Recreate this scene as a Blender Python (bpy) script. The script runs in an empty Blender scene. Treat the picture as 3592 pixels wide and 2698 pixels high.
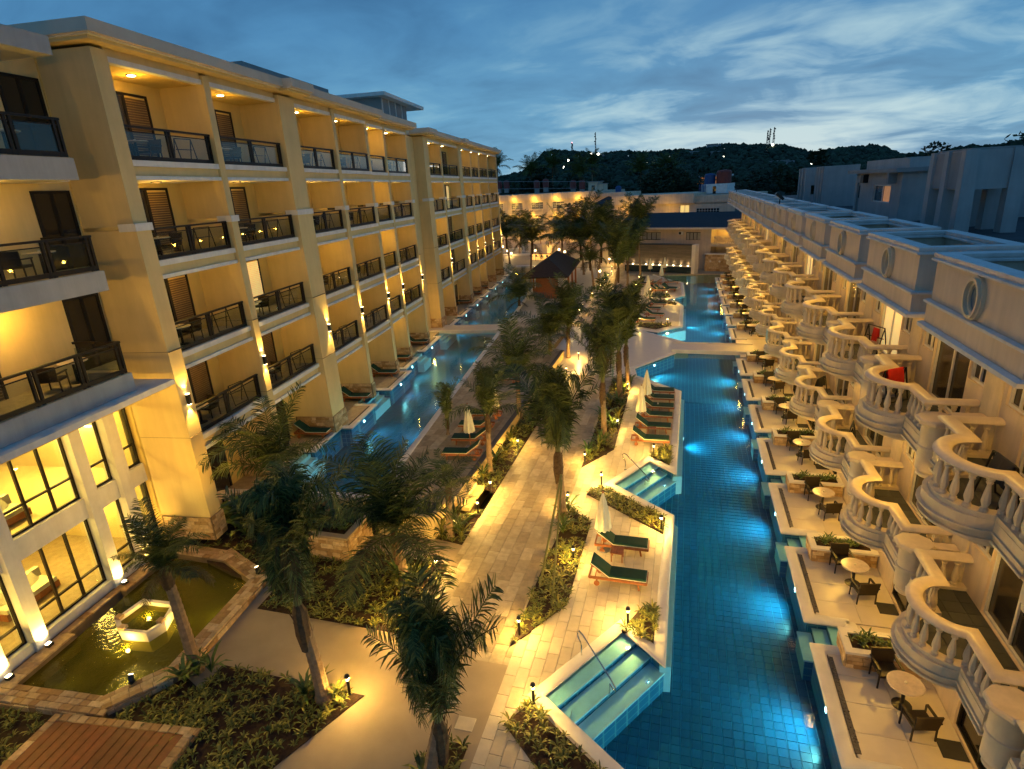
import bpy, math, random
from mathutils import Vector, Matrix
random.seed(11)
R = math.radians
SC = bpy.context.scene
COL = SC.collection

# ---------------------------------------------------------------- camera
CH = 13.5
W_, H_, F_ = 3592.0, 2698.0, 2056.9
YAW, PITCH, ROLL, THL = R(-16.961), R(18.4465), R(-3.2772), R(-6.8315)
FWD = Vector((math.sin(YAW) * math.cos(PITCH), math.cos(YAW) * math.cos(PITCH), -math.sin(PITCH)))
r0 = Vector((math.cos(YAW), -math.sin(YAW), 0)); u0 = r0.cross(FWD)
RT = r0 * math.cos(ROLL) + u0 * math.sin(ROLL)
UP = -r0 * math.sin(ROLL) + u0 * math.cos(ROLL)
cd = bpy.data.cameras.new('camera'); cam = bpy.data.objects.new('camera', cd); COL.objects.link(cam)
cam.matrix_world = Matrix(((RT.x, UP.x, -FWD.x, 0), (RT.y, UP.y, -FWD.y, 0), (RT.z, UP.z, -FWD.z, CH), (0, 0, 0, 1)))
cd.sensor_width = 36; cd.lens = F_ / W_ * 36; cd.clip_end = 6000; cd.clip_start = .1
SC.camera = cam

# ---------------------------------------------------------------- world: dusk sky under thin cloud
wd = bpy.data.worlds.new('World'); SC.world = wd; wd.use_nodes = True
nt = wd.node_tree; N = nt.nodes; Lk = nt.links; N.clear()
def wn(t, **k):
    n = N.new(t)
    for a, b in k.items(): setattr(n, a, b)
    return n
def wm(op, a, b=None, c=None):
    n = wn('ShaderNodeMath', operation=op)
    for i, v in enumerate((a, b, c)):
        if v is None: continue
        if isinstance(v, (int, float)): n.inputs[i].default_value = v
        else: Lk.new(v, n.inputs[i])
    return n.outputs[0]
def wmix(f, a, b):
    n = wn('ShaderNodeMix', data_type='RGBA')
    for i, v in ((0, f), (6, a), (7, b)):
        if isinstance(v, (int, float)): n.inputs[i].default_value = v
        elif isinstance(v, tuple): n.inputs[i].default_value = v
        else: Lk.new(v, n.inputs[i])
    return n.outputs[2]
def wramp(f, stops):
    n = wn('ShaderNodeValToRGB'); e = n.color_ramp.elements
    while len(e) < len(stops): e.new(.5)
    for q, (p, c) in zip(e, stops): q.position = p; q.color = (*c, 1) if len(c) == 3 else c
    Lk.new(f, n.inputs[0]); return n.outputs[0]
geo = wn('ShaderNodeTexCoord'); sep = wn('ShaderNodeSeparateXYZ'); Lk.new(geo.outputs['Generated'], sep.inputs[0])
zc = wm('MAXIMUM', sep.outputs[2], 0.0)
# cloud deck: direction projected on a flat layer, so streaks flatten towards the horizon
den = wm('ADD', zc, .17)
px = wm('DIVIDE', sep.outputs[0], den); py = wm('DIVIDE', sep.outputs[1], den)
cmb = wn('ShaderNodeCombineXYZ'); Lk.new(px, cmb.inputs[0]); Lk.new(py, cmb.inputs[1])
def wnoise(scale, detail, rough, dist, off):
    mp = wn('ShaderNodeMapping'); mp.inputs['Location'].default_value = off; mp.inputs['Scale'].default_value = (1.0, 1.15, 1)
    mp.inputs['Rotation'].default_value = (0, 0, R(-28))
    Lk.new(cmb.outputs[0], mp.inputs[0]); n = wn('ShaderNodeTexNoise'); n.inputs['Scale'].default_value = scale
    n.inputs['Detail'].default_value = detail; n.inputs['Roughness'].default_value = rough; n.inputs['Distortion'].default_value = dist
    Lk.new(mp.outputs[0], n.inputs['Vector']); return n.outputs[0]
big = wnoise(.60, 6, .55, .6, (3.1, 7.7, 0)); fine = wnoise(1.9, 6, .55, .6, (9.3, 1.2, 0))
cl = wm('ADD', wm('MULTIPLY', big, .6), wm('MULTIPLY', fine, .4))
base = wramp(zc, [(0.0, (.20, .46, .66)), (.10, (.155, .41, .64)), (.22, (.095, .30, .55)), (.40, (.045, .18, .40)), (1.0, (.04, .15, .35))])
# lower glow of the sun that has set beyond the hills (azimuth slightly right of +Y)
az = wn('ShaderNodeVectorMath', operation='DOT_PRODUCT'); Lk.new(geo.outputs['Generated'], az.inputs[0]); az.inputs[1].default_value = (.12, .99, .08)
glow = wm('POWER', wm('MAXIMUM', az.outputs['Value'], 0.0), 14.0)
low = wm('SUBTRACT', 1.0, wm('MINIMUM', wm('DIVIDE', zc, .30), 1.0))
gl = wm('MULTIPLY', glow, low)
dark = wramp(cl, [(.36, (.60, .64, .70)), (.50, (.95, .96, .98)), (.62, (1.30, 1.18, 1.08))])
mul = wn('ShaderNodeMix', data_type='RGBA', blend_type='MULTIPLY'); mul.inputs[0].default_value = 1
Lk.new(base, mul.inputs[6]); Lk.new(dark, mul.inputs[7])
gap = wramp(wm('ADD', cl, wm('MULTIPLY', gl, .15)), [(.55, (0, 0, 0)), (.69, (1, 1, 1))])
gapf = wm('MULTIPLY', gap, wm('MINIMUM', wm('ADD', wm('MULTIPLY', gl, 1.7), .05), 1.0))
col = wmix(gapf, mul.outputs[2], (.56, .78, .84, 1))
sky = wn('ShaderNodeTexSky', sky_type='NISHITA'); sky.sun_disc = False; sky.sun_elevation = R(1.5); sky.sun_rotation = R(6)
bg1 = wn('ShaderNodeBackground'); Lk.new(col, bg1.inputs[0]); bg1.inputs[1].default_value = .88
bg2 = wn('ShaderNodeBackground'); Lk.new(sky.outputs[0], bg2.inputs[0]); bg2.inputs[1].default_value = .003
add = wn('ShaderNodeAddShader'); Lk.new(bg1.outputs[0], add.inputs[0]); Lk.new(bg2.outputs[0], add.inputs[1])
wo = wn('ShaderNodeOutputWorld'); Lk.new(add.outputs[0], wo.inputs[0])
sd = bpy.data.lights.new('sun', 'SUN'); sd.energy = .06; sd.angle = R(12); sd.color = (1, .9, .8)
sun = bpy.data.objects.new('sun', sd); COL.objects.link(sun); sun.rotation_euler = (R(-88), 0, R(-6))
vs = SC.view_settings; vs.view_transform = 'Standard'; vs.look = 'None'; vs.exposure = 0; vs.gamma = 1; vs.use_curve_mapping = False
try:
    SC.cycles.use_light_tree = True; SC.cycles.max_bounces = 5; SC.cycles.diffuse_bounces = 2; SC.cycles.glossy_bounces = 2; SC.cycles.volume_bounces = 0; SC.cycles.transparent_max_bounces = 10; SC.cycles.use_adaptive_sampling = True; SC.cycles.adaptive_threshold = .03; SC.cycles.caustics_reflective = False
    SC.cycles.caustics_refractive = False; SC.cycles.sample_clamp_indirect = 4; SC.cycles.use_denoising = True
except Exception: pass

# ---------------------------------------------------------------- pixel helpers (a pixel is only a direction)
def ray(x, y): return FWD + RT * ((x - W_ / 2) / F_) - UP * ((y - H_ / 2) / F_)
def gnd(x, y, z=0.0):
    d = ray(x, y); t = (z - CH) / d.z; return Vector((d.x * t, d.y * t, z))
def atdist(x, y, p):                              # height where the pixel's ray passes over ground point p
    d = ray(x, y); t = math.hypot(p[0], p[1]) / math.hypot(d.x, d.y); return Vector((d.x * t, d.y * t, CH + d.z * t))
def zm(ox, oy, s): return lambda x, y: (ox + s * x, oy + s * y)
z6 = zm(1700, 1500, .7212); zB = zm(1400, 900, .6021); zC = zm(2100, 1000, .3011); z7 = zm(2400, 1500, .7211)
zN = zm(1700, 850, .27125); z5 = zm(900, 1500, .7212); zp0 = zm(0, 1500, .7213); z4 = zm(900, 1000, .42135)
zF = zm(1600, 500, .4973); qa = zm(1700, 680, .226); qb = zm(2150, 680, .226)
PHI = -THL; cP, sP = math.cos(PHI), math.sin(PHI)
def LW(a, b, z=0.0): return Vector((a * cP - b * sP, a * sP + b * cP, z))      # hotel frame -> world
PHB = R(-23.5); cB, sB = math.cos(PHB), math.sin(PHB)
def BW(u, v, z=0.0): return Vector((u * cB - v * sB, u * sB + v * cB, z))      # far block frame -> world

# ---------------------------------------------------------------- materials
def mat(name, c, rough=.7, var=0.0, nsc=3.0, namt=.15, bump=0.0, bsc=30.0, metal=0.0, emit=None, es=0.0, c2=None, spec=.35, coat=0.0, streak=0.0):
    m = bpy.data.materials.new(name); m.use_nodes = True; t = m.node_tree; n = t.nodes; l = t.links
    b = n['Principled BSDF']; b.inputs['Roughness'].default_value = rough; b.inputs['Metallic'].default_value = metal
    b.inputs['Specular IOR Level'].default_value = spec; b.inputs['Coat Weight'].default_value = coat
    tc = n.new('ShaderNodeTexCoord')
    no = n.new('ShaderNodeTexNoise'); no.inputs['Scale'].default_value = nsc; no.inputs['Detail'].default_value = 6; no.inputs['Roughness'].default_value = .6
    gm = n.new('ShaderNodeNewGeometry'); l.new(gm.outputs['Position'], no.inputs['Vector'])
    mr = n.new('ShaderNodeMapRange'); mr.inputs[1].default_value = .3; mr.inputs[2].default_value = .7
    mr.inputs[3].default_value = 1 - namt; mr.inputs[4].default_value = 1 + namt; l.new(no.outputs[0], mr.inputs[0])
    val = mr.outputs[0]; src = None
    if streak:                                     # rain streaks and soiling running down the paint
        mp = n.new('ShaderNodeMapping'); mp.inputs['Scale'].default_value = (2.6, 2.6, .22); l.new(gm.outputs['Position'], mp.inputs[0]); ns = n.new('ShaderNodeTexNoise'); ns.inputs['Scale'].default_value = 1.0; ns.inputs['Detail'].default_value = 7; ns.inputs['Roughness'].default_value = .65
        l.new(mp.outputs[0], ns.inputs['Vector']); ms = n.new('ShaderNodeMapRange'); ms.inputs[1].default_value = .28; ms.inputs[2].default_value = .62; ms.inputs[3].default_value = 1 - streak; ms.inputs[4].default_value = 1.03; l.new(ns.outputs[0], ms.inputs[0])
        mk = n.new('ShaderNodeMath'); mk.operation = 'MULTIPLY'; l.new(val, mk.inputs[0]); l.new(ms.outputs[0], mk.inputs[1]); val = mk.outputs[0]
    if var or c2:
        oi = n.new('ShaderNodeObjectInfo'); ad = n.new('ShaderNodeMath'); ad.operation = 'ADD'
        l.new(oi.outputs['Random'], ad.inputs[0]); l.new(gm.outputs['Random Per Island'], ad.inputs[1])
        fr = n.new('ShaderNodeMath'); fr.operation = 'FRACT'; l.new(ad.outputs[0], fr.inputs[0]); src = fr.outputs[0]
        if var:
            m2 = n.new('ShaderNodeMapRange'); m2.inputs[3].default_value = 1 - var; m2.inputs[4].default_value = 1 + var
            l.new(src, m2.inputs[0]); mu = n.new('ShaderNodeMath'); mu.operation = 'MULTIPLY'
            l.new(val, mu.inputs[0]); l.new(m2.outputs[0], mu.inputs[1]); val = mu.outputs[0]
    vm = n.new('ShaderNodeVectorMath'); vm.operation = 'SCALE'
    if c2:
        mx = n.new('ShaderNodeMix'); mx.data_type = 'RGBA'; mx.inputs[6].default_value = (*c, 1); mx.inputs[7].default_value = (*c2, 1)
        l.new(src, mx.inputs[0]); l.new(mx.outputs[2], vm.inputs[0])
    else: vm.inputs[0].default_value = c
    l.new(val, vm.inputs[3]); l.new(vm.outputs[0], b.inputs['Base Color'])
    if bump:
        nb = n.new('ShaderNodeTexNoise'); nb.inputs['Scale'].default_value = bsc; nb.inputs['Detail'].default_value = 4; l.new(gm.outputs['Position'], nb.inputs['Vector'])
        bp = n.new('ShaderNodeBump'); bp.inputs['Strength'].default_value = bump; bp.inputs['Distance'].default_value = .02
        l.new(nb.outputs[0], bp.inputs['Height']); l.new(bp.outputs[0], b.inputs['Normal'])
    if emit: b.inputs['Emission Color'].default_value = (*emit, 1); b.inputs['Emission Strength'].default_value = es
    return m
def schlick(n, l, r0, normal=None):              # same reflectance from either side of a thin pane
    lw = n.new('ShaderNodeLayerWeight'); lw.inputs[0].default_value = .5
    if normal is not None: l.new(normal, lw.inputs[1])
    p5 = n.new('ShaderNodeMath'); p5.operation = 'POWER'; l.new(lw.outputs['Facing'], p5.inputs[0]); p5.inputs[1].default_value = 5
    ma = n.new('ShaderNodeMath'); ma.operation = 'MULTIPLY_ADD'; l.new(p5.outputs[0], ma.inputs[0]); ma.inputs[1].default_value = 1 - r0; ma.inputs[2].default_value = r0
    return ma.outputs[0]
def glassmat(name, tint, gloss=.08, rough=.02, trans=.85):
    m = bpy.data.materials.new(name); m.use_nodes = True; t = m.node_tree; n = t.nodes; l = t.links; n.clear()
    o = n.new('ShaderNodeOutputMaterial'); tr = n.new('ShaderNodeBsdfTransparent'); tr.inputs[0].default_value = (*tint, 1)
    g = n.new('ShaderNodeBsdfGlossy'); g.inputs['Roughness'].default_value = rough
    mx = n.new('ShaderNodeMixShader'); l.new(schlick(n, l, .04), mx.inputs[0]); l.new(tr.outputs[0], mx.inputs[1]); l.new(g.outputs[0], mx.inputs[2]); l.new(mx.outputs[0], o.inputs[0])
    return m
def watermat(name, tint, bsc, bst, rough=.06, ior=1.33, body=None, bodyf=0.0):
    m = bpy.data.materials.new(name); m.use_nodes = True; t = m.node_tree; n = t.nodes; l = t.links; n.clear()
    o = n.new('ShaderNodeOutputMaterial'); tr = n.new('ShaderNodeBsdfTransparent'); tr.inputs[0].default_value = (*tint, 1)
    g = n.new('ShaderNodeBsdfGlossy'); g.inputs['Roughness'].default_value = rough
    gm = n.new('ShaderNodeNewGeometry'); no = n.new('ShaderNodeTexNoise'); no.inputs['Scale'].default_value = bsc; no.inputs['Detail'].default_value = 3
    l.new(gm.outputs['Position'], no.inputs['Vector']); bp = n.new('ShaderNodeBump'); bp.inputs['Strength'].default_value = bst; bp.inputs['Distance'].default_value = .05
    l.new(no.outputs[0], bp.inputs['Height']); l.new(bp.outputs[0], g.inputs['Normal'])
    lo = tr
    if body:
        df = n.new('ShaderNodeBsdfDiffuse'); df.inputs[0].default_value = (*body, 1); mb = n.new('ShaderNodeMixShader'); mb.inputs[0].default_value = bodyf
        l.new(tr.outputs[0], mb.inputs[1]); l.new(df.outputs[0], mb.inputs[2]); lo = mb
    mx = n.new('ShaderNodeMixShader'); l.new(schlick(n, l, .022, bp.outputs[0]), mx.inputs[0]); l.new(lo.outputs[0], mx.inputs[1]); l.new(g.outputs[0], mx.inputs[2]); l.new(mx.outputs[0], o.inputs[0])
    return m
def gridmat(name, c, mortar, sx, sy, rough=.4, msize=.03, offset=.5, var=.12, plane='xy', rz=0.0):
    m = bpy.data.materials.new(name); m.use_nodes = True; t = m.node_tree; n = t.nodes; l = t.links; b = n['Principled BSDF']; b.inputs['Roughness'].default_value = rough
    gm = n.new('ShaderNodeNewGeometry'); mp = n.new('ShaderNodeMapping'); l.new(gm.outputs['Position'], mp.inputs[0])
    mp.inputs['Rotation'].default_value = (R(90), 0, rz) if plane == 'xz' else (0, 0, rz)
    bt = n.new('ShaderNodeTexBrick'); bt.offset = offset; bt.inputs['Scale'].default_value = 1; bt.inputs['Brick Width'].default_value = sx; bt.inputs['Row Height'].default_value = sy
    bt.inputs['Mortar Size'].default_value = msize; bt.inputs['Color1'].default_value = (*[v * (1 - var) for v in c], 1); bt.inputs['Color2'].default_value = (*[v * (1 + var) for v in c], 1)
    bt.inputs['Mortar'].default_value = (*mortar, 1); l.new(mp.outputs[0], bt.inputs[0]); l.new(bt.outputs[0], b.inputs['Base Color'])
    return m
WARM = (1.0, .55, .065); WARM2 = (1.0, .60, .11)
LMUL = 5.6; PMUL = 5.5
M = {}
M['ground'] = mat('ground_earth', (.05, .045, .03), .95, nsc=.2, namt=.4)
M['hotel'] = mat('hotel_paint', (.66, .50, .235), .75, nsc=.9, namt=.06, streak=.08, bump=.05, bsc=60)
M['hotel_in'] = mat('hotel_balcony_paint', (.67, .48, .165), .75, nsc=1.2, namt=.06, streak=.05)
M['trim'] = mat('white_trim', (.70, .68, .65), .6, nsc=2, namt=.08, streak=.12)
M['roofc'] = mat('roof_fascia', (.58, .50, .40), .7, nsc=1, namt=.08)
M['frostdim'] = mat('lamp_dim', (.5, .4, .25), .5, emit=(1, .6, .2), es=.6)
M['dark'] = mat('dark_rail', (.011, .0085, .0075), .5, spec=.25, nsc=5, namt=.2)
M['glass'] = glassmat('balcony_glass', (.80, .86, .86))
M['door'] = mat('dark_door_glass', (.018, .016, .014), .12, spec=.6)
M['blind'] = mat('brown_blind', (.14, .085, .04), .6)
M['rcream'] = mat('villa_paint', (.68, .54, .40), .7, nsc=1.1, namt=.08, streak=.17, bump=.05, bsc=50)
M['rtrim'] = mat('villa_balustrade', (.72, .58, .40), .38, nsc=3, namt=.08, streak=.14)
M['rcap'] = mat('villa_coping', (.66, .63, .60), .5, nsc=2, namt=.12, streak=.15)
M['slate'] = mat('slate_tile', (.055, .06, .062), .45, var=.25)
M['slatej'] = mat('slate_joint', (.16, .16, .15), .8)
M['stone'] = mat('ochre_stone', (.46, .27, .11), .8, var=.28, nsc=6, namt=.25, bump=.4, bsc=25, c2=(.52, .38, .22))
M['mortar'] = mat('mortar', (.22, .15, .08), .9)
M['coping'] = mat('white_coping', (.74, .68, .60), .45, nsc=2, namt=.08)
M['pave'] = mat('travertine', (.36, .275, .165), .55, var=.13, nsc=4, namt=.2, bump=.08, bsc=20, c2=(.43, .345, .225))
M['pavej'] = mat('travertine_joint', (.16, .12, .07), .9)
M['deck'] = mat('deck_tile', (.56, .46, .31), .5, var=.06, nsc=3, namt=.1, bump=.05, bsc=20, c2=(.60, .51, .37))
M['deckj'] = mat('deck_joint', (.30, .25, .17), .9)
M['concrete'] = mat('plaza_concrete', (.37, .285, .185), .7, nsc=.6, namt=.14, bump=.1, bsc=40)
M['terr'] = mat('terrace_tile', (.68, .58, .45), .34, var=.03, nsc=2, namt=.05)
M['pebble'] = mat('pebbles', (.12, .11, .10), .7, var=.5, nsc=30, namt=.3)
M['tile'] = mat('pool_tile', (.005, .078, .160), .3, var=.15, nsc=2, namt=.1)
M['grout'] = mat('pool_grout', (.22, .46, .54), .7)
M['tileg'] = gridmat('pool_tile_far', (.005, .078, .160), (.07, .22, .28), .28, .28, .3, .018, 0.0)
M['walltile'] = gridmat('pool_wall_tile', (.010, .13, .27), (.12, .3, .38), .28, .28, .3, .018, 0.0, plane='xz')
M['ledge'] = mat('pool_ledge', (.60, .70, .78), .4, nsc=3, namt=.06)
M['water'] = watermat('pool_water', (.60, .91, .95), 2.6, .10, .05)
M['pondw'] = watermat('pond_water', (.55, .50, .12), 5, .35, .10, body=(.07, .078, .008), bodyf=.5)
M['pondb'] = mat('pond_bottom', (.10, .10, .03), .9)
M['soil'] = mat('soil', (.035, .018, .010), .95, nsc=8, namt=.5, bump=.8, bsc=18)
M['leaf'] = mat('bed_leaf', (.06, .095, .015), .5, var=.4, c2=(.21, .19, .035), nsc=9, namt=.25)
M['leaf2'] = mat('broad_leaf', (.05, .10, .025), .4, var=.3, c2=(.10, .15, .03), nsc=9, namt=.25)
M['palm'] = mat('palm_leaf', (.055, .085, .022), .5, spec=.25, var=.45, c2=(.115, .135, .032), nsc=5, namt=.2)
M['palmd'] = mat('palm_leaf_dry', (.16, .105, .045), .65, spec=.15, var=.35, c2=(.05, .055, .025), nsc=5, namt=.25)
M['trunk'] = mat('palm_trunk', (.25, .17, .10), .9, nsc=6, namt=.3, bump=.5, bsc=30)
M['boot'] = mat('palm_boot', (.10, .06, .03), .9, nsc=9, namt=.4, bump=.5, bsc=30)
M['stalk'] = mat('palm_stalk', (.16, .16, .05), .6, nsc=6, namt=.2)
M['teak'] = mat('teak', (.30, .105, .035), .5, nsc=7, namt=.25)
M['plank'] = mat('deck_plank', (.15, .04, .017), .5, var=.22, nsc=4, namt=.3, bump=.2, bsc=30)
M['green'] = mat('green_cushion', (.006, .045, .030), .85, nsc=5, namt=.12)
M['piping'] = mat('cushion_piping', (.68, .64, .52), .8)
M['canvas'] = mat('umbrella_canvas', (.72, .66, .50), .85, nsc=4, namt=.08)
M['wicker'] = mat('dark_wicker', (.020, .014, .010), .5, nsc=30, namt=.4)
M['marble'] = mat('table_marble', (.68, .55, .42), .25, nsc=6, namt=.15)
M['chrome'] = mat('chrome', (.75, .74, .70), .12, metal=1)
M['black'] = mat('black_metal', (.012, .012, .012), .4)
def glowglass(name, c, es, f=.45):                # lit translucent lamp glass: lets the bulb's light out
    m = bpy.data.materials.new(name); m.use_nodes = True; t = m.node_tree; n = t.nodes; l = t.links; n.clear()
    o = n.new('ShaderNodeOutputMaterial'); tr = n.new('ShaderNodeBsdfTransparent'); em = n.new('ShaderNodeEmission'); em.inputs[0].default_value = (*c, 1); em.inputs[1].default_value = es
    mx = n.new('ShaderNodeMixShader'); mx.inputs[0].default_value = f; l.new(tr.outputs[0], mx.inputs[1]); l.new(em.outputs[0], mx.inputs[2]); l.new(mx.outputs[0], o.inputs[0]); return m
M['frost'] = glowglass('lamp_glass', (1, .68, .28), 22); M['globe'] = glowglass('globe_glass', (1, .70, .30), 22, .35)
M['hot'] = mat('lamp_hot', (1, .9, .7), .4, emit=(1, .78, .42), es=26)
M['poolhot'] = mat('pool_lamp_lens', (.9, 1, 1), .3, emit=(.62, .96, 1), es=26)
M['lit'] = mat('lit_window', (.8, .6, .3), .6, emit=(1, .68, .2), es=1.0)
M['curtain'] = mat('lit_curtain', (.8, .65, .4), .8, emit=(1, .7, .26), es=.55)
M['lobby'] = mat('lobby_wall', (.74, .58, .28), .7, nsc=1, namt=.08)
M['blueroof'] = mat('blue_roof', (.032, .040, .047), .7, nsc=2, namt=.12)
M['thatch'] = mat('dark_shingle', (.045, .028, .018), .8, nsc=5, namt=.3, bump=.6, bsc=20)
M['grey'] = mat('roof_concrete', (.29, .29, .285), .8, nsc=.8, namt=.12)
M['roofdk'] = mat('roof_membrane', (.055, .06, .065), .8, nsc=.6, namt=.35)
M['rooft'] = mat('roof_room_paint', (.40, .395, .385), .8, nsc=.7, namt=.12, streak=.14)
M['waterfall'] = gridmat('waterfall_stone', (.13, .105, .082), (.05, .04, .032), 1.4, .11, .5, .012, .5, .25, 'xz')
M['tank_r'] = mat('red_tank', (.20, .045, .035), .5); M['tank_b'] = mat('blue_tank', (.02, .07, .20), .5)
M['forest'] = mat('hill_forest', (.030, .050, .030), .95, var=.5, nsc=.05, namt=.3)
M['forest2'] = mat('tree_leaf', (.030, .048, .022), .8, var=.5, nsc=1, namt=.3)
M['bark'] = mat('tree_bark', (.08, .06, .04), .9)
M['red'] = mat('red_towel', (.50, .02, .015), .9); M['towel'] = mat('pale_towel', (.40, .55, .62), .9); M['clothes'] = mat('dark_clothes', (.03, .03, .035), .9)
M['white'] = mat('white_plastic', (.75, .75, .74), .4)
M['slatw'] = mat('white_mast', (.25, .25, .26), .6); M['mdark'] = mat('mast_steel', (.05, .05, .055), .6)
M['housew'] = mat('hill_house_paint', (.30, .30, .32), .8)

# ---------------------------------------------------------------- mesh builder
class MB:
    def __init__(s): s.v = []; s.f = []
    def add(s, vs, fs):
        n = len(s.v); s.v.extend([tuple(p) for p in vs]); s.f.extend([tuple(i + n for i in f) for f in fs])
    def box(s, x0, x1, y0, y1, z0, z1):
        s.add([(x0, y0, z0), (x1, y0, z0), (x1, y1, z0), (x0, y1, z0), (x0, y0, z1), (x1, y0, z1), (x1, y1, z1), (x0, y1, z1)],
              [(0, 3, 2, 1), (4, 5, 6, 7), (0, 1, 5, 4), (1, 2, 6, 5), (2, 3, 7, 6), (3, 0, 4, 7)]); return s
    def bar(s, p, q, w, h=None):                  # square bar between two points
        h = h or w; p = Vector(p); q = Vector(q); d = (q - p).normalized()
        a = d.cross(Vector((0, 0, 1)));
        if a.length < .01: a = Vector((1, 0, 0))
        a.normalize(); b = a.cross(d); a = a * w / 2; b = b * h / 2
        s.add([p - a - b, p + a - b, p + a + b, p - a + b, q - a - b, q + a - b, q + a + b, q - a + b],
              [(0, 3, 2, 1), (4, 5, 6, 7), (0, 1, 5, 4), (1, 2, 6, 5), (2, 3, 7, 6), (3, 0, 4, 7)]); return s
    def prism(s, poly, z0, z1, bottom=False):
        n = len(poly)
        ar = sum(poly[i][0] * poly[(i + 1) % n][1] - poly[(i + 1) % n][0] * poly[i][1] for i in range(n))
        if ar < 0: poly = list(reversed(poly))
        vs = [(p[0], p[1], z0) for p in poly] + [(p[0], p[1], z1) for p in poly]
        fs = [tuple(range(n, 2 * n))] + [(i, (i + 1) % n, n + (i + 1) % n, n + i) for i in range(n)]
        if bottom: fs.append(tuple(reversed(range(n))))
        s.add(vs, fs); return s
    def lathe(s, prof, n=12, cx=0, cy=0, cap=True):
        vs = []; fs = []; m = len(prof)
        for i in range(n):
            t = 2 * math.pi * i / n
            for r, z in prof: vs.append((cx + r * math.cos(t), cy + r * math.sin(t), z))
        for i in range(n):
            j = (i + 1) % n
            for k in range(m - 1): fs.append((i * m + k, j * m + k, j * m + k + 1, i * m + k + 1))
        if cap:
            if prof[-1][0] > .001: fs.append(tuple(i * m + m - 1 for i in range(n)))
            if prof[0][0] > .001: fs.append(tuple(i * m for i in reversed(range(n))))
        s.add(vs, fs); return s
    def tube(s, pts, rad, n=6):
        vs = []; fs = []; pts = [Vector(p) for p in pts]; m = len(pts)
        for i, p in enumerate(pts):
            d = (pts[min(i + 1, m - 1)] - pts[max(i - 1, 0)]).normalized()
            a = d.cross(Vector((.3, .1, 1)) if abs(d.z) < .95 else Vector((1, 0, 0))).normalized(); b = d.cross(a)
            r = rad[i] if isinstance(rad, (list, tuple)) else rad
            for k in range(n):
                t = 2 * math.pi * k / n; vs.append(p + a * (r * math.cos(t)) + b * (r * math.sin(t)))
        for i in range(m - 1):
            for k in range(n): fs.append((i * n + k, i * n + (k + 1) % n, (i + 1) * n + (k + 1) % n, (i + 1) * n + k))
        fs.append(tuple(range(n - 1, -1, -1))); fs.append(tuple((m - 1) * n + k for k in range(n)))
        s.add(vs, fs); return s
    def sweep(s, path, prof, closed=False):       # profile (offset to the right of travel, z) along a plan polyline, mitred
        m = len(path); k = len(prof); vs = []; fs = []; P = [Vector((p[0], p[1])) for p in path]; zz = [p[2] if len(p) > 2 else 0 for p in path]
        for i in range(m):
            a = (P[i] - P[i - 1]) if (i > 0 or closed) else (P[1] - P[0])
            b = (P[(i + 1) % m] - P[i]) if (i < m - 1 or closed) else (P[i] - P[i - 1])
            a.normalize(); b.normalize(); na = Vector((a.y, -a.x)); nb = Vector((b.y, -b.x)); mt = na + nb
            if mt.length < .01: mt = na
            mt.normalize(); sc = 1 / max(.35, mt.dot(na))
            for o, z in prof: q = P[i] + mt * (o * sc); vs.append((q.x, q.y, z + zz[i]))
        for i in range(m if closed else m - 1):
            j = (i + 1) % m
            for t in range(k): fs.append((i * k + t, j * k + t, j * k + (t + 1) % k, i * k + (t + 1) % k))
        if not closed: fs.append(tuple(range(k))); fs.append(tuple((m - 1) * k + t for t in reversed(range(k))))
        s.add(vs, fs); return s
    def mesh(s, name, m, smooth=False):
        me = bpy.data.meshes.new(name); me.from_pydata(s.v, [], s.f); me.materials.append(M[m] if isinstance(m, str) else m)
        if smooth:
            me.polygons.foreach_set('use_smooth', [True] * len(me.polygons))
            try: me.set_sharp_from_angle(angle=R(40))
            except Exception: pass
        me.update(); return me
    def build(s, name, m, parent=None, smooth=False, loc=None, rz=None, **kw):
        return obj(name, s.mesh(name, m, smooth), parent, loc, rz, **kw)
def tag(o, label=None, cat=None, group=None, kind=None):
    for k, v in (('label', label), ('category', cat), ('group', group), ('kind', kind)):
        if v: o[k] = v
    return o
def obj(name, me, parent=None, loc=None, rz=None, sc=None, **kw):
    o = bpy.data.objects.new(name, me); COL.objects.link(o)
    if parent: o.parent = parent
    if loc is not None: o.location = loc
    if rz is not None: o.rotation_euler = (0, 0, rz) if isinstance(rz, (int, float)) else rz
    if sc is not None: o.scale = sc
    return tag(o, **kw)
def thing(name, label, cat, loc=(0, 0, 0), rz=0, group=None):
    return obj(name, None, None, loc, rz, label=label, cat=cat, group=group)
def struct(name, mb, m, parent=None): return mb.build(name, m, parent, kind=None if parent else 'structure')
def dup(root, loc=None, rz=None, label=None, group=None, sc=None, parent=None):
    c = root.copy(); COL.objects.link(c); c.parent = parent
    if loc is not None: c.location = loc
    if rz is not None: c.rotation_euler = (0, 0, rz)
    if sc is not None: c.scale = sc
    if label: c['label'] = label
    if group: c['group'] = group
    for ch in root.children:
        d = ch.copy(); COL.objects.link(d); d.parent = c
        for g in ch.children:
            e = g.copy(); COL.objects.link(e); e.parent = d
    return c
def lamp(kind, loc, power, color=WARM, parent=None, size=.05, spot=None, rot=None, blend=.6, name='lamp'):
    d = bpy.data.lights.new(name, kind); d.energy = power * (LMUL if color[2] < .5 else PMUL); d.color = color
    if kind == 'SPOT': d.spot_size = R(spot or 70); d.spot_blend = blend; d.shadow_soft_size = size
    elif kind == 'POINT': d.shadow_soft_size = size
    elif kind == 'AREA': d.size = size
    o = bpy.data.objects.new(name, d); COL.objects.link(o); o.location = loc
    if rot is not None: o.rotation_euler = rot
    if parent: o.parent = parent
    return o
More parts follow.
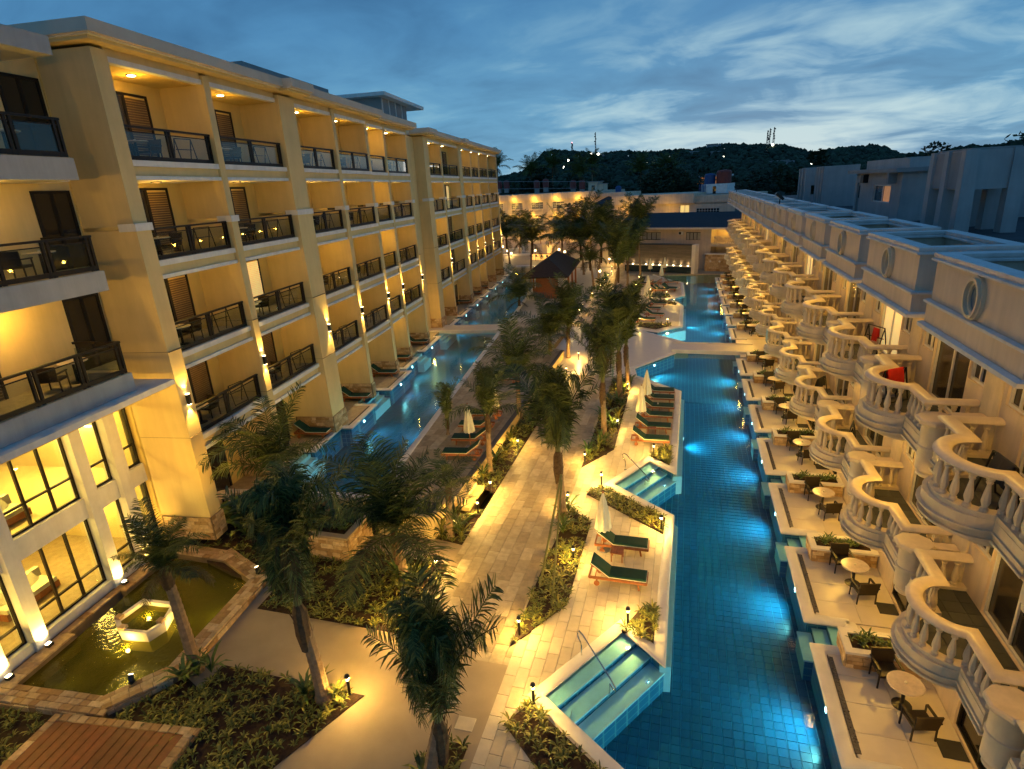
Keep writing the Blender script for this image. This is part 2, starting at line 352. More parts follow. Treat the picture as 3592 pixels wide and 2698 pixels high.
def aim(d): return Vector(d).to_track_quat('-Z', 'Y').to_euler()
UNIT = {}
def unit(m):                                      # shared block with eased top edges, material m
    if m not in UNIT:
        b = MB(); e = .5; t = .47
        vs = [(-e, -e, -.5), (e, -e, -.5), (e, e, -.5), (-e, e, -.5), (-e, -e, .38), (e, -e, .38), (e, e, .38), (-e, e, .38), (-t, -t, .5), (t, -t, .5), (t, t, .5), (-t, t, .5)]
        b.add(vs, [(8, 9, 10, 11), (0, 1, 5, 4), (1, 2, 6, 5), (2, 3, 7, 6), (3, 0, 4, 7), (4, 5, 9, 8), (5, 6, 10, 9), (6, 7, 11, 10), (7, 4, 8, 11)]); UNIT[m] = b.mesh('block_' + m, m)
    return UNIT[m]
def lay(pieces, m, parent, name, limit=300, stuff=None, wp=None):
    """pieces: (cx,cy,cz,sx,sy,sz,rz). Largest (nearest) become parts, the rest one joined part."""
    wp = wp or (lambda x, y, z: (x, y, z))
    def dist(p):
        q = wp(p[0], p[1], p[2]); return q[0] ** 2 + q[1] ** 2
    pieces = sorted(pieces, key=dist)
    for p in pieces[:limit]: obj(name, unit(m), parent, p[:3], p[6], p[3:6])
    if len(pieces) > limit:
        b = MB()
        for cx, cy, cz, sx, sy, sz, rz in pieces[limit:]:
            c, s_ = math.cos(rz), math.sin(rz); hx, hy = sx / 2, sy / 2
            b.prism([(cx + x * c - y * s_, cy + x * s_ + y * c) for x, y in ((-hx, -hy), (hx, -hy), (hx, hy), (-hx, hy))], cz - sz / 2, cz + sz / 2)
        b.build(stuff or name + 's', m, parent, kind='stuff')
def inside(p, poly):
    c = False; n = len(poly)
    for i in range(n):
        a, b = poly[i], poly[i - 1]
        if (a[1] > p[1]) != (b[1] > p[1]) and p[0] < (b[0] - a[0]) * (p[1] - a[1]) / (b[1] - a[1]) + a[0]: c = not c
    return c
def clip(poly, x0, x1, y0, y1):
    for ax, lim, sg in ((0, x0, 1), (0, x1, -1), (1, y0, 1), (1, y1, -1)):
        out = []
        for i in range(len(poly)):
            a, b = poly[i - 1], poly[i]; da, db = (a[ax] - lim) * sg, (b[ax] - lim) * sg
            if (da >= 0) != (db >= 0): t = da / (da - db); out.append((a[0] + (b[0] - a[0]) * t, a[1] + (b[1] - a[1]) * t))
            if db >= 0: out.append(b)
        poly = out
        if not poly: return []
    return poly
def pave(poly, tx, ty, m, parent, name, ztop, limit, gap=.012, th=.03, wp=None, ybig=None, bond=.5, skip=()):
    """running-bond slabs clipped to a plan polygon: whole ones as blocks, cut ones joined."""
    xs = [p[0] for p in poly]; ys = [p[1] for p in poly]; full = []; cut = MB(); j = 0
    x = math.floor(min(xs) / tx) * tx
    while x < max(xs):
        y = math.floor(min(ys) / ty) * ty - (ty * bond if j % 2 else 0) - random.random() * .3 * ty * (bond > 0)
        while y < max(ys):
            if ybig is None or y < ybig:
                q = clip(list(poly), x + gap / 2, x + tx - gap / 2, y + gap / 2, y + ty - gap / 2)
                if len(q) >= 3 and not any(inside((x + tx / 2, y + ty / 2), s_) and inside((x, y), s_) and inside((x + tx, y + ty), s_) for s_ in skip):
                    ar = abs(sum(q[i - 1][0] * q[i][1] - q[i][0] * q[i - 1][1] for i in range(len(q)))) / 2
                    if ar > .985 * (tx - gap) * (ty - gap): full.append((x + tx / 2, y + ty / 2, ztop - th / 2 + random.uniform(-.002, .002), tx - gap, ty - gap, th, 0))
                    elif ar > .002: cut.prism(q, ztop - th, ztop - .001)
            y += ty
        x += tx; j += 1
    lay(full, m, parent, name, limit, wp=wp)
    if cut.v: cut.build('cut_' + name + 's', m, parent, kind='stuff')
def wall(mb, u0, u1, z0, z1, t0, t1, ops, f):     # wall of boxes round openings; f maps (u,t,z)->box call
    us = sorted({u0, u1, *[o[0] for o in ops], *[o[1] for o in ops]}); us = [u for u in us if u0 <= u <= u1]
    for a, b in zip(us, us[1:]):
        cur = z0
        for o in sorted([o for o in ops if o[0] < b - 1e-6 and o[1] > a + 1e-6], key=lambda o: o[2]):
            if o[2] > cur: f(mb, a, b, t0, t1, cur, o[2])
            cur = max(cur, o[3])
        if cur < z1: f(mb, a, b, t0, t1, cur, z1)
fX = lambda mb, u0, u1, t0, t1, z0, z1: mb.box(t0, t1, u0, u1, z0, z1)      # wall running along y
fY = lambda mb, u0, u1, t0, t1, z0, z1: mb.box(u0, u1, t0, t1, z0, z1)      # wall running along x
COP = [(-.17, -.10), (-.20, -.03), (-.17, .02), (-.10, .045), (.10, .045), (.17, .02), (.20, -.03), (.17, -.10)]
# ================================================================ THE SETTING
struct('ground', MB().box(-1400, 1400, -120, 1250, -2.2, -1.7), 'ground')
D1 = [(-4.65, 4), (1.5, 4), (1.5, 8.7), (-3.59, 12.34), (-1.52, 15.68), (-.32, 14.6), (-.32, 17.8), (-.25, 22.6), (-3.1, 24.95), (-1.43, 28.04), (-.23, 26.96), (-.14, 38.62), (-3.11, 41.5), (-4.65, 41.5)]
PZ = [(-10.7, 47.2), (-8.2, 41.5), (-3.2, 41.5), (-3.64, 43.7), (-.64, 48.3), (-.64, 50.8), (.5, 51.2), (-5.1, 56.8), (-6.6, 57.0), (-10.7, 57)]
D2 = [(-6.6, 57.0), (-5.1, 56.8), (-2.35, 55.5), (-.25, 57.8), (-.22, 67.8), (-1.0, 70.2), (-2.3, 71.5), (-.15, 74.3), (-.4, 83.8), (-2.0, 86.2), (-4.6, 91.5), (-6.6, 91.5)]
PATH1 = [(-8.2, 13.2), (-4.65, 13.2), (-4.65, 41.5), (-8.2, 41.5)]
PATH2 = [(-10.7, 57), (-6.6, 57), (-6.6, 110), (-10.7, 110)]
P0 = [(-13.45, 4), (-4.65, 4), (-4.65, 13.2), (-8.2, 13.2), (-8.2, 20.9), (-15.3, 20.9), (-14.7, 15.35), (-13.6, 6.4)]
RD = [(-13.3, 21.07), (-9.55, 20.9), (-9.55, 46.5), (-10.7, 47.2), (-10.7, 57), (-17.6, 57), (-16.3, 46.4)]
RD2 = [(-10.7, 57), (-10.7, 100), (-22.2, 100), (-17.6, 57)]
B1 = [(-4.19, 11.24), (-3.66, 12.05), (.6, 9.0), (.6, 8.2), (-1.5, 8.8)]
B2 = [(-1.53, 15.35), (-.95, 16.66), (-.49, 16.61), (-.51, 15.0)]
B3 = [(-3.99, 23.8), (-3.45, 24.75), (-.42, 22.4), (-.47, 21.15)]
B4 = [(-1.39, 28.3), (-.97, 29.4), (-.36, 29.6), (-.38, 27.4)]
B5 = [(-4.8, 13.95), (-4.7, 18.5), (-4.45, 22.4), (-3.42, 21.5), (-3.44, 16.2)]
B6 = [(-4.66, 26.4), (-4.75, 41.0), (-3.35, 41.0), (-3.3, 28.8)]
B7 = [(-14.0, 13.74), (-8.61, 13.7), (-8.2, 14.3), (-8.2, 16.2), (-8.3, 17.46), (-12.0, 17.66), (-14.2, 16.7)]
B8 = [(-13.3, 11.26), (-8.35, 11.21), (-9.8, 8.0), (-13.2, 8.0)]
B9 = [(-9.45, 19.05), (-8.23, 18.83), (-8.24, 21.3), (-9.0, 21.0)]
B10 = [(-9.45, 23.7), (-8.2, 23.2), (-8.2, 41.2), (-9.45, 41.2)]
B11 = [(-5.9, 8.0), (-4.9, 8.0), (-4.9, 10.4), (-5.9, 10.4)]
F1 = [(-4.6, 62.9), (-4.2, 62.2), (-2.3, 56.4), (-1.2, 58.2), (-1.3, 62.4)]
F1 = [(-4.3, 57.4), (-2.5, 56.4), (-1.1, 57.9), (-1.2, 58.9), (-4.2, 59.0)]
F2 = [(-3.6, 70.2), (-.9, 68.2), (-.7, 69.6), (-2.2, 71.0), (-3.6, 71.6)]
F3 = [(-4.2, 73.4), (-2.2, 72.6), (-1.6, 73.4), (-1.9, 75.4), (-4.2, 75.6)]
F4 = [(-12.3, 57.3), (-10.85, 57.3), (-10.85, 92), (-12.3, 92)]
F5 = [(-6.5, 57.5), (-5.6, 57.5), (-5.6, 90), (-6.5, 90)]
BEDS = [B1, B2, B3, B4, B5, B6, B7, B8, B9, B10, B11, F1, F2, F3, F4, F5]
pd = struct('pool_deck', MB().prism(D1, -1.72, -.032), 'deckj')
pave(D1, .36, .72, 'deck', pd, 'deck_tile', 0, 300, skip=BEDS, ybig=42)
pth = struct('path', MB().prism(PATH1, -1.72, -.032), 'pavej')
pave(PATH1, .44, .80, 'pave', pth, 'paving_stone', 0, 300, skip=BEDS)
plz = struct('plaza', MB().prism(P0, -1.72, 0), 'concrete')
crs = struct('crossing_plaza', MB().prism(PZ, -1.72, .002), M['terr'])
fd = struct('far_pool_deck', MB().prism(D2, -1.72, -.002), 'deck')
fp = struct('far_path', MB().prism(PATH2, -1.72, -.032), 'pavej'); pave(PATH2, .9, 1.6, 'pave', fp, 'far_paving_stone', 0, 60)
rdk = struct('raised_pool_deck', MB().prism(RD, -1.72, .468), 'pavej')
pave(RD, .48, .80, 'pave', rdk, 'deck_paver', .5, 260)
rd2 = struct('far_raised_deck', MB().prism(RD2, -1.72, .1), 'deck')
struct('far_plaza', MB().prism([(-60, 101.5), (-10.7, 101.5), (-10.7, 92), (-4.8, 92), (-2, 91.5), (12, 91.2), (12, 190), (-60, 190)], -1.72, -.004), 'pave')
# ---- right pool
def sheet(x0, x1, y0, y1, z):
    b = MB(); b.add([(x0, y0, z), (x1, y0, z), (x1, y1, z), (x0, y1, z)], [(0, 1, 2, 3)]); return b
def polysheet(poly, z):
    b = MB(); b.add([(p[0], p[1], z) for p in poly], [tuple(range(len(poly)))]); return b
pf = struct('swimming_pool', MB().box(-5.3, 5.6, 2, 93.5, -1.75, -1.33), 'grout')
tl = []
y = 8.0
while y < 40:
    x = -3.0
    while x < 4.5:
        tl.append((x + .14, y + .14, -1.318, .262, .262, .03, 0)); x += .28
    y += .28
lay(tl, 'tile', pf, 'pool_tile', 300, 'pool_tiles')
MB().box(-5.2, 5.5, 40.02, 93, -1.32, -1.303).build('far_pool_floor', 'tileg', pf)
struct('pool_water', sheet(-5.2, 5.55, 2, 91.6, -.13), 'water')
def coping(path, nm='coping', parent=None, z=0.0, m='coping'):
    return MB().sweep([(p[0], p[1], z) for p in path], COP).build(nm, m, parent, True)
def facing(path, zt, parent, m='walltile', off=.012, z0=-1.6):  # tiled skin on the wet side of a wall
    return MB().sweep([(p[0], p[1]) for p in path], [(off - .01, z0), (off, z0), (off, zt), (off - .01, zt)]).build('tiled_wall', m, parent)
E1 = [(1.5, 8.7), (-3.59, 12.34), (-1.52, 15.68), (-.32, 14.6), (-.32, 17.8), (-.25, 22.6), (-3.1, 24.95), (-1.43, 28.04), (-.23, 26.96), (-.14, 38.62), (-3.11, 41.5)]
coping(E1, parent=pd); facing(E1, -.1, pd)
E2 = [(-3.3, 41.7), (-3.64, 43.7), (-.64, 48.3)]; coping(E2, parent=crs); facing(E2, -.1, crs)
E2b = [(.5, 51.2), (-5.1, 56.8)]; coping(E2b, parent=crs); facing(E2b, -.1, crs)
E3 = [(-5.1, 56.8), (-2.35, 55.5), (-.25, 57.8), (-.22, 67.8), (-1.0, 70.2), (-2.3, 71.5), (-.15, 74.3), (-.4, 83.8), (-2.0, 86.2), (-4.6, 91.5)]
coping(E3, parent=fd); facing(E3, -.1, fd)
# underwater benches along the deck edge
for pl in ([(-.3, 14.5), (.03, 14.55), (.10, 22.35), (-.24, 22.75)], [(-.23, 26.8), (.22, 27.0), (.25, 37.9), (-.16, 38.3)], [(-1.9, 55.6), (.25, 57.5), (.22, 67.6), (-.24, 67.6), (-.26, 57.9), (-2.3, 55.75)], [(-.16, 74.4), (.24, 74.2), (-.02, 83.7), (-.4, 83.7)]):
    MB().prism(pl, -1.6, -.34).build('pool_bench', 'ledge', pf)
def pool_stairs(A, B, n, tread, z0, dz, out, parent, m='ledge'):
    """treads parallel to A-B stepping out along `out`, each with a blue tiled nosing below"""
    A = Vector(A); B = Vector(B); o = Vector(out).normalized()
    for i in range(n):
        a0 = A + o * (tread * i); a1 = A + o * (tread * (i + 1)); b0 = B + o * (tread * i); b1 = B + o * (tread * (i + 1))
        zt = z0 - dz * i
        MB().prism([a0, a1, b1, b0], zt - .06, zt, True).build('pool_step', m, parent)
        MB().prism([a0, a1 - o * .03, b1 - o * .03, b0], -1.7, zt - .061).build('step_riser', 'walltile', parent)
pool_stairs((-3.50, 12.42), (-1.44, 15.60), 3, .56, -.16, .20, (.85, -.527), pd)
pool_stairs((-3.0, 25.05), (-1.36, 27.92), 3, .56, -.16, .20, (.868, -.497), pd)
pool_stairs((-5.0, 56.9), (-2.6, 55.6), 2, .5, -.18, .2, (-.47, -.88), fd)
# ---- bridge over the right pool
br = thing('pool_bridge', 'pale flat footbridge across the right hand blue pool beside the villa terraces', 'bridge', (0, 0, 0))
MB().prism([(-.9, 48.55), (5.6, 48.25), (5.6, 50.75), (-.9, 50.95)], -.06, .14, True).build('slab', 'terr', br)
MB().sweep([(5.6, 48.2, .0), (-.9, 48.5, 0)], [(-.04, -.1), (-.04, .2), (.06, .2), (.06, -.1)]).build('kerb', 'coping', br)
MB().sweep([(-.9, 51.0, .0), (5.6, 50.8, 0)], [(-.04, -.1), (-.04, .2), (.06, .2), (.06, -.1)]).build('kerb', 'coping', br)
# ---- villa terraces (right)
K = [k for k in range(-1, 15) if k != 7]
UM = 5.14
tb = struct('villa_terrace_base', MB().box(5.36, 7.2, 2, 91.3, -1.72, -.032), 'terr')
for k in K:
    y0 = 12.1 + UM * k; y1 = y0 + 3.8
    t = struct('terrace', MB().box(4.17, 5.355, y0, y1, -1.72, -.032), 'deckj')
    if k <= 6:
        yy = y0
        for i in range(4):
            for j, (xa, xb) in enumerate(((4.46, 5.72), (5.72, 6.94))):
                obj('terrace_tile', unit('terr'), t, ((xa + xb) / 2, y0 + .475 + i * .95, -.015), 0, (xb - xa - .008, .942, .03))
    else: MB().box(4.46, 6.94, y0, y1, -.03, 0).build('terrace_tiles', 'terr', t)
    ed = [(5.3, y1), (4.2, y1), (4.2, y0), (5.3, y0)]
    MB().sweep([(5.36, y1 + 1.34), (5.36, y1 + .02), (4.22, y1), (4.22, y0), (5.36, y0 - .02)], COP).build('coping', 'coping', t, True)
    facing([(5.36, y1 + 1.34), (5.36, y1), (4.17, y1), (4.17, y0), (5.36, y0)], -.1, t)
    MB().box(4.42, 4.56, y0 + .3, y1 - .3, -.02, .012).build('pebble_strip', 'pebble', t)
    if k < 7:
        g = MB()
        for _ in range(90):
            cx, cy, r = random.uniform(4.43, 4.55), random.uniform(y0 + .32, y1 - .32), random.uniform(.02, .035)
            g.lathe([(r, .008), (r * .7, .008 + r * .5), (0, .01 + r * .7)], 5, cx, cy, False)
        g.build('pebbles', 'pebble', t, kind='stuff')
    if k < 14:
        for i in range(3):
            zt = -.16 - .2 * i; x1 = 5.15 - .42 * i
            MB().box(x1 - .42, x1, y1 + .03, y1 + 1.30, zt - .05, zt).build('pool_step', 'ledge', t)
            MB().box(x1 - .39, x1, y1 + .035, y1 + 1.295, -1.7, zt - .052).build('step_riser', 'walltile', t)
MB().box(4.4, 5.36, 47.3, 52.8, -1.72, .0).build('bridge_landing', 'terr', tb)
# ---- left (upper) pool
lp = struct('upper_swimming_pool', MB().box(-19.5, -10.3, 22.3, 104.6, -1.75, -.82), 'tileg', None); lp.rotation_euler.z = PHI
tl = []
b = 22.6
while b < 42:
    a = -16.0
    while a < -10.8: tl.append((a + .15, b + .15, -.805, .28, .28, .03, 0)); a += .3
    b += .3
MB().box(-16.1, -10.6, 22.5, 42.1, -.82, -.80).build('grout_bed', 'grout', lp)
lay([(p[0], p[1], -.785, *p[3:]) for p in tl], 'tile', lp, 'pool_tile', 300, 'pool_tiles', wp=lambda x, y, z: LW(x, y, z))
pw2 = struct('upper_pool_water', sheet(-18.4, -10.55, 22.6, 104.3, .33), 'water'); pw2.rotation_euler.z = PHI
MB().sweep([(-10.62, 54.3), (-10.62, 22.5), (-18.6, 22.5)], [(o, z + .5) for o, z in COP]).build('coping', 'coping', lp, True)
MB().sweep([(-10.62, 104.4), (-10.62, 57.2)], [(o, z + .3) for o, z in COP]).build('coping', 'coping', lp, True)
MB().box(-18.9, -10.45, 22.1, 22.5, -1.7, .46).build('end_wall', 'hotel', lp)
MB().box(-10.95, -10.6, 24, 33.5, -.8, .14).build('pool_bench', 'ledge', lp)
MB().box(-10.95, -10.6, 38, 53, -.8, .14).build('pool_bench', 'ledge', lp)
MB().box(-18.8, -10.4, 104.4, 105.6, -1.7, .3).build('end_wall', 'coping', lp)
lt = struct('hotel_terrace', MB().box(-20.5, -16.75, 19.2, 104.5, -1.72, .49), 'pave'); lt.rotation_euler.z = PHI
TL = [(22.5, 23.4, -16.1), (27.2, 30.5, -16.1), (30.5, 34.2, -15.4), (37.4, 41.6, -15.5), (42.4, 45.4, -16.1), (47.6, 52.6, -16.2), (56.6, 60.2, -16.3), (62, 66, -16.3), (67.8, 72.2, -16.3), (74, 78, -16.3), (80, 84, -16.3), (86, 90, -16.3), (92, 97, -16.3)]
for i, (b0, b1, af) in enumerate(TL):
    MB().box(-16.75, af, b0, b1, -1.7, .47).build('terrace_bay', 'terr', lt)
    MB().box(-16.7, af - .32, b0 + .15, b1 - .15, .47, .5).build('terrace_tiles', 'pave', lt)
    MB().box(af - .30, af - .12, b0 + .15, b1 - .15, .47, .495).build('pebble_strip', 'pebble', lt)
    MB().sweep([(-16.75, b1, .5), (af, b1, .5), (af, b0, .5), (-16.75, b0, .5)][::-1], [(-o, z) for o, z in COP]).build('coping', 'coping', lt, True)
    MB().box(-16.74, af + .01, b0 - .01, b1 + .01, -.8, .38).build('tiled_wall', 'walltile', lt)
    nb = TL[i + 1][0] if i + 1 < len(TL) else b1
    if nb - b1 > .9:
        for s_ in range(3): MB().box(-16.7 + .38 * s_, -16.32 + .38 * s_, b1 + .05, nb - .05, -.8, .28 - .2 * s_).build('pool_step', 'ledge', lt)
blb = thing('pool_bridge', 'cream slab footbridge from the yellow hotel across the upper pool', 'bridge', (0, 0, 0), PHI)
MB().box(-18.4, -10.4, 54.7, 57.0, .36, .56).build('slab', 'terr', blb)
MB().box(-18.4, -10.4, 54.6, 54.72, .22, .60).build('kerb', 'coping', blb); MB().box(-18.4, -10.4, 56.98, 57.1, .22, .60).build('kerb', 'coping', blb)
# wall and steps between path and raised deck
rw = thing('retaining_wall', 'low cream wall holding up the raised pool deck along the path', 'wall')
MB().box(-9.56, -9.40, 23.5, 46.3, -.3, .53).build('wall_face', 'hotel', rw)
MB().box(-9.72, -9.44, 23.5, 46.3, .505, .56).build('pebble_band', 'pebble', rw)
st = thing('garden_steps', 'two cream steps from the path up to the raised pool deck', 'steps')
for i, (x0, z) in enumerate(((-9.55, .36), (-9.2, .18))): MB().box(-9.55, x0 + .38, 21.35, 23.45, 0.003, z).build('step', 'hotel', st)
# pump room end of the raised deck
pr = thing('pump_room_wall', 'cream parapet wall with dark sunken entrance at the end of the raised deck', 'wall')
MB().box(-11.6, -9.5, 19.0, 19.2, 0.0, 1.0).build('parapet', 'hotel', pr); MB().box(-9.7, -9.5, 19.2, 20.9, 0, .95).build('parapet', 'hotel', pr)
MB().box(-11.6, -9.72, 19.2, 20.9, .3, .58).build('flat_roof', 'roofdk', pr); MB().box(-12.0, -11.6, 18.9, 20.9, 0, .9).build('side_wall', 'hotel', pr)
MB().box(-12.4, -12.0, 18.8, 18.95, 0.01, .95).build('dark_door', 'black', pr)
# stone planter by the pump room
def clad(mb_parent, p0, p1, z0, z1, w, h, m='stone', nrm=None, depth=.04, limit=60, name='stone_block'):
    """courses of stone blocks on a vertical face from p0 to p1 (plan points)"""
    p0 = Vector((p0[0], p0[1])); p1 = Vector((p1[0], p1[1])); d = p1 - p0; L = d.length; d.normalize(); n = Vector((d.y, -d.x)); rz = math.atan2(d.y, d.x); out = []
    z = z0; r = 0
    while z < z1 - .02:
        hh = min(h * random.uniform(.8, 1.2), z1 - z); u = -random.random() * w * (r % 2 or .4)
        while u < L:
            ww = w * random.uniform(.6, 1.4); a = max(u, 0); e = min(u + ww, L)
            if e - a > .05:
                c = p0 + d * ((a + e) / 2) + n * (depth / 2 + random.uniform(-.008, .008)); out.append((c.x, c.y, z + hh / 2, e - a - .015, depth, hh - .014, rz))
            u += ww
        z += hh; r += 1
    return out
pl = thing('stone_planter', 'tall ochre stone clad planter wall with hedge above the garden bed', 'planter')
MB().prism([(-15.6, 16.9), (-12.15, 16.85), (-12.2, 18.7), (-15.6, 18.8)], -.3, 1.02).build('core', 'mortar', pl)
lay(clad(pl, (-15.6, 16.9), (-12.15, 16.85), .0, 1.0, .42, .17) + clad(pl, (-12.15, 16.85), (-12.2, 18.7), 0, 1.0, .42, .17), 'stone', pl, 'stone_block', 150)
MB().sweep([(-15.6, 16.9, 1.03), (-12.15, 16.85, 1.03), (-12.2, 18.75, 1.03)], [(-.22, 0), (-.22, .07), (.06, .07), (.06, 0)]).build('rim', 'concrete', pl)
MB().prism([(-15.5, 17.15), (-12.4, 17.1), (-12.4, 18.6), (-15.5, 18.6)], 1.0, 1.04).build('soil', 'soil', pl)
# planting beds
for i, p in enumerate(BEDS):
    struct('planting_bed', MB().prism(p, -.05, .022), 'soil')
gb = struct('planting_bed', MB().prism([(-18.2, 18.7), (-14.4, 17.0), (-12.9, 16.6), (-12.9, 22.1), (-18.2, 22.1)], -.5, .12), 'soil'); gb.rotation_euler.z = PHI
gb2 = struct('planting_bed', MB().prism([(-18.5, 4), (-10.85, 4), (-10.85, 11.2), (-12.7, 12.2), (-13.9, 10.5), (-18.5, 10.5)], -.5, .015), 'soil'); gb2.rotation_euler.z = PHI
# ---- pond
pond = thing('garden_pond', 'shallow green pond edged with ochre stone beside the lit lobby', 'pond', (0, 0, 0), PHI)
PI = [(-17.75, 11.2), (-14.5, 11.1), (-13.35, 12.35), (-13.3, 16.55), (-15.1, 17.6), (-17.55, 17.9), (-17.75, 16.6)]
MB().prism([(-18.4, 9.9), (-14.0, 9.9), (-12.6, 12.0), (-12.6, 17.2), (-14.6, 18.5), (-18.4, 18.8)], -1.7, -.55).build('basin', 'pondb', pond)
polysheet(PI, -.03).build('pond_water', 'pondw', pond)
def ring_wall(path, z0, zt, wid, parent, m='mortar'):
    MB().sweep([(p[0], p[1]) for p in path], [(-.02, z0), (-.02, zt), (wid - .02, zt), (wid - .02, z0)]).build('wall_core', m, parent)
RW_ = [(-17.75, 11.2), (-14.5, 11.1), (-13.35, 12.35), (-13.3, 16.55), (-15.1, 17.6), (-17.55, 17.9)]
ring_wall(RW_, -.6, .19, .62, pond)
out = []
for p, q in zip(RW_, RW_[1:]):
    p = Vector(p); q = Vector(q); d = (q - p); L = d.length; d.normalize(); n = Vector((d.y, -d.x)); rz = math.atan2(d.y, d.x)
    for row in range(3):
        u = -random.random() * .2 - .1 * (row > 0)
        L2 = L + .28 * row
        while u < L2:
            ww = random.uniform(.24, .46); e = min(u + ww, L2)
            if e - u > .08:
                c = p + d * ((u + e) / 2) + n * (.095 + row * .205); out.append((c.x, c.y, .215 + random.uniform(-.008, .008), e - u - .016, .19, .06, rz))
            u += ww
    out += clad(pond, q + n * .6, p + n * .6, -.0, .19, .36, .17) if False else [(c[0], c[1], c[2], *c[3:]) for c in clad(pond, p + n * .6, q + n * .6, .0, .185, .4, .17)]
lay(out, 'stone', pond, 'coping_stone', 300, 'coping_stones', wp=lambda x, y, z: LW(x, y, z))
# lobby side kerb with two projections
for b0, b1, a1 in ((9.2, 13.4, -17.75), (13.4, 15.6, -18.0), (15.6, 18.4, -17.75)):
    MB().box(-18.45, a1, b0, b1, -.6, .10).build('lobby_kerb', 'mortar', pond)
    x = b0
    while x < b1 - .05:
        e = min(b1, x + random.uniform(.35, .7)); obj('coping_stone', unit('stone'), pond, ((-18.28 + a1) / 2 - .01, (x + e) / 2, .125), 0, (a1 + 18.28, e - x - .014, .06)); x = e
for (a, b_, w_) in ((-14.0, 15.4, 4), (-14.9, 12.3, 4), (-16.9, 12.0, 1)): lamp('POINT', (a, b_, -.22), w_, (1, .8, .18), pond, .08)
fo = thing('pond_fountain', 'small hexagonal stone fountain basin glowing inside the green pond', 'fountain', LW(-15.75, 14.2, 0), PHI)
FH = [(-.92, -.20), (-.30, -.72), (.72, -.72), (.92, -.22), (.62, .72), (-.72, .78)]
MB().sweep([(p[0], p[1]) for p in FH], [(0, -.5), (.0, .34), (.13, .36), (.16, .30), (.06, -.5)], True).build('basin_wall', 'coping', fo)
o = []
for i in range(6):
    o += clad(fo, FH[i], FH[(i + 1) % 6], -.02, .30, .3, .15, depth=.10)
lay(o, 'coping', fo, 'stone_block', 80); fo.scale = (.88, .88, 1)
polysheet(FH, .2).build('fountain_water', 'pondw', fo)
for i in (0, 1, 3): MB().box(FH[i][0] - .12, FH[i][0] + .12, FH[i][1] - .12, FH[i][1] + .12, .34, .44).build('corner_stone', 'stone', fo)
lamp('POINT', (-.1, .25, .34), 7, WARM2, fo, .06); lamp('POINT', (.1, -1.15, .12), 9, WARM2, fo, .05); lamp('POINT', (1.3, .1, .12), 6, WARM2, fo, .05)
# wooden deck
wdk = thing('timber_deck', 'red brown plank platform with a stone rim beside the pond', 'deck', (0, 0, 0), PHI)
MB().box(-15.3, -11.0, 7.0, 10.3, -.2, .16).build('base', 'mortar', wdk)
for i in range(14): obj('plank', unit('plank'), wdk, (-15.05 + i * .285, 8.55, .19), 0, (.272, 3.3, .05))
o = []
x = 7.0
while x < 10.4: o.append((-11.1, x + .14, .19, .24, .27, .07, 0)); o.append((-15.3, x + .14, .19, .24, .27, .07, 0)); x += .285
x = -15.15
while x < -11.0: o.append((x + .14, 10.32, .19, .27, .22, .07, 0)); x += .285
lay(o, 'stone', wdk, 'rim_stone', 90, wp=lambda x, y, z: LW(x, y, z))
lay(clad(wdk, (-11.0, 7.0), (-11.0, 10.4), -.0, .16, .3, .14), 'stone', wdk, 'rim_stone', 60)
# cover slab in the plaza
obj('paving_slab', unit('deck'), plz, (-5.2, 11.0, .004), .02, (.5, .42, .02))
# ================================================================ VILLA WING (right): round balconies
vw = thing('villa_wing', 'long cream three storey wing with rows of bulging balustraded balconies', 'building')
XF = 6.95; FL = (3.4, 7.0); YB = 10.62
def boutline(off=0.0, n=14, inset=0.0):
    """balcony plan from facade to facade, bulge in the middle; off > 0 shrinks it"""
    xf = 5.80 + off; r = .98 - off * .9; p = [(XF, off + inset), (xf, off + inset), (xf, 2.1 - r)]
    for i in range(1, n):
        t = math.pi * i / n; p.append((xf - r * .86 * math.sin(t), 2.1 - r * math.cos(t)))
    p += [(xf, 2.1 + r), (xf, 4.2 - off - inset), (XF, 4.2 - off - inset)]
    return p
sl = MB()
for (o, z0, z1) in ((.0, -.16, .06), (-.045, -.20, -.16), (.03, -.36, -.20), (-.02, -.41, -.36), (.12, -.55, -.41), (.24, -.66, -.55), (.40, -.74, -.66)):
    sl.prism(boutline(o, 18), z0, z1, True)
SLAB = sl.mesh('balcony_slab', 'rtrim')
FLOOR = MB().prism(boutline(.24), .061, .066).mesh('balcony_floor', gridmat('slate_floor', (.055, .06, .062), (.15, .15, .14), .42, .42, .45, .012, 0.0))
rail_path = boutline(.13, 18)
RAIL = MB().sweep([(p[0], p[1], .90) for p in rail_path], [(-.15, 0), (-.17, .04), (-.13, .10), (-.06, .125), (.06, .125), (.13, .10), (.17, .04), (.15, 0)]).mesh('handrail', 'rtrim', True)
PLIN = MB().sweep([(p[0], p[1], .06) for p in rail_path], [(-.12, 0), (-.12, .10), (.12, .10), (.12, 0)]).mesh('plinth', 'rtrim')
BAL = MB().lathe([(.075, 0), (.075, .06), (.05, .08), (.085, .20), (.075, .30), (.04, .52), (.038, .56), (.065, .60), (.05, .63), (.075, .66), (.075, .74)], 8).mesh('baluster', 'rtrim', True)
spots = []
acc = 0.0; step = .275; nxt = .2
for a, b in zip(rail_path, rail_path[1:]):
    a = Vector(a); b = Vector(b); L = (b - a).length
    while nxt <= acc + L:
        q = a + (b - a) * ((nxt - acc) / L); spots.append((q.x, q.y)); nxt += step
    acc += L
FARB = MB()
DOORY = [1.0 + .0, 3.2]
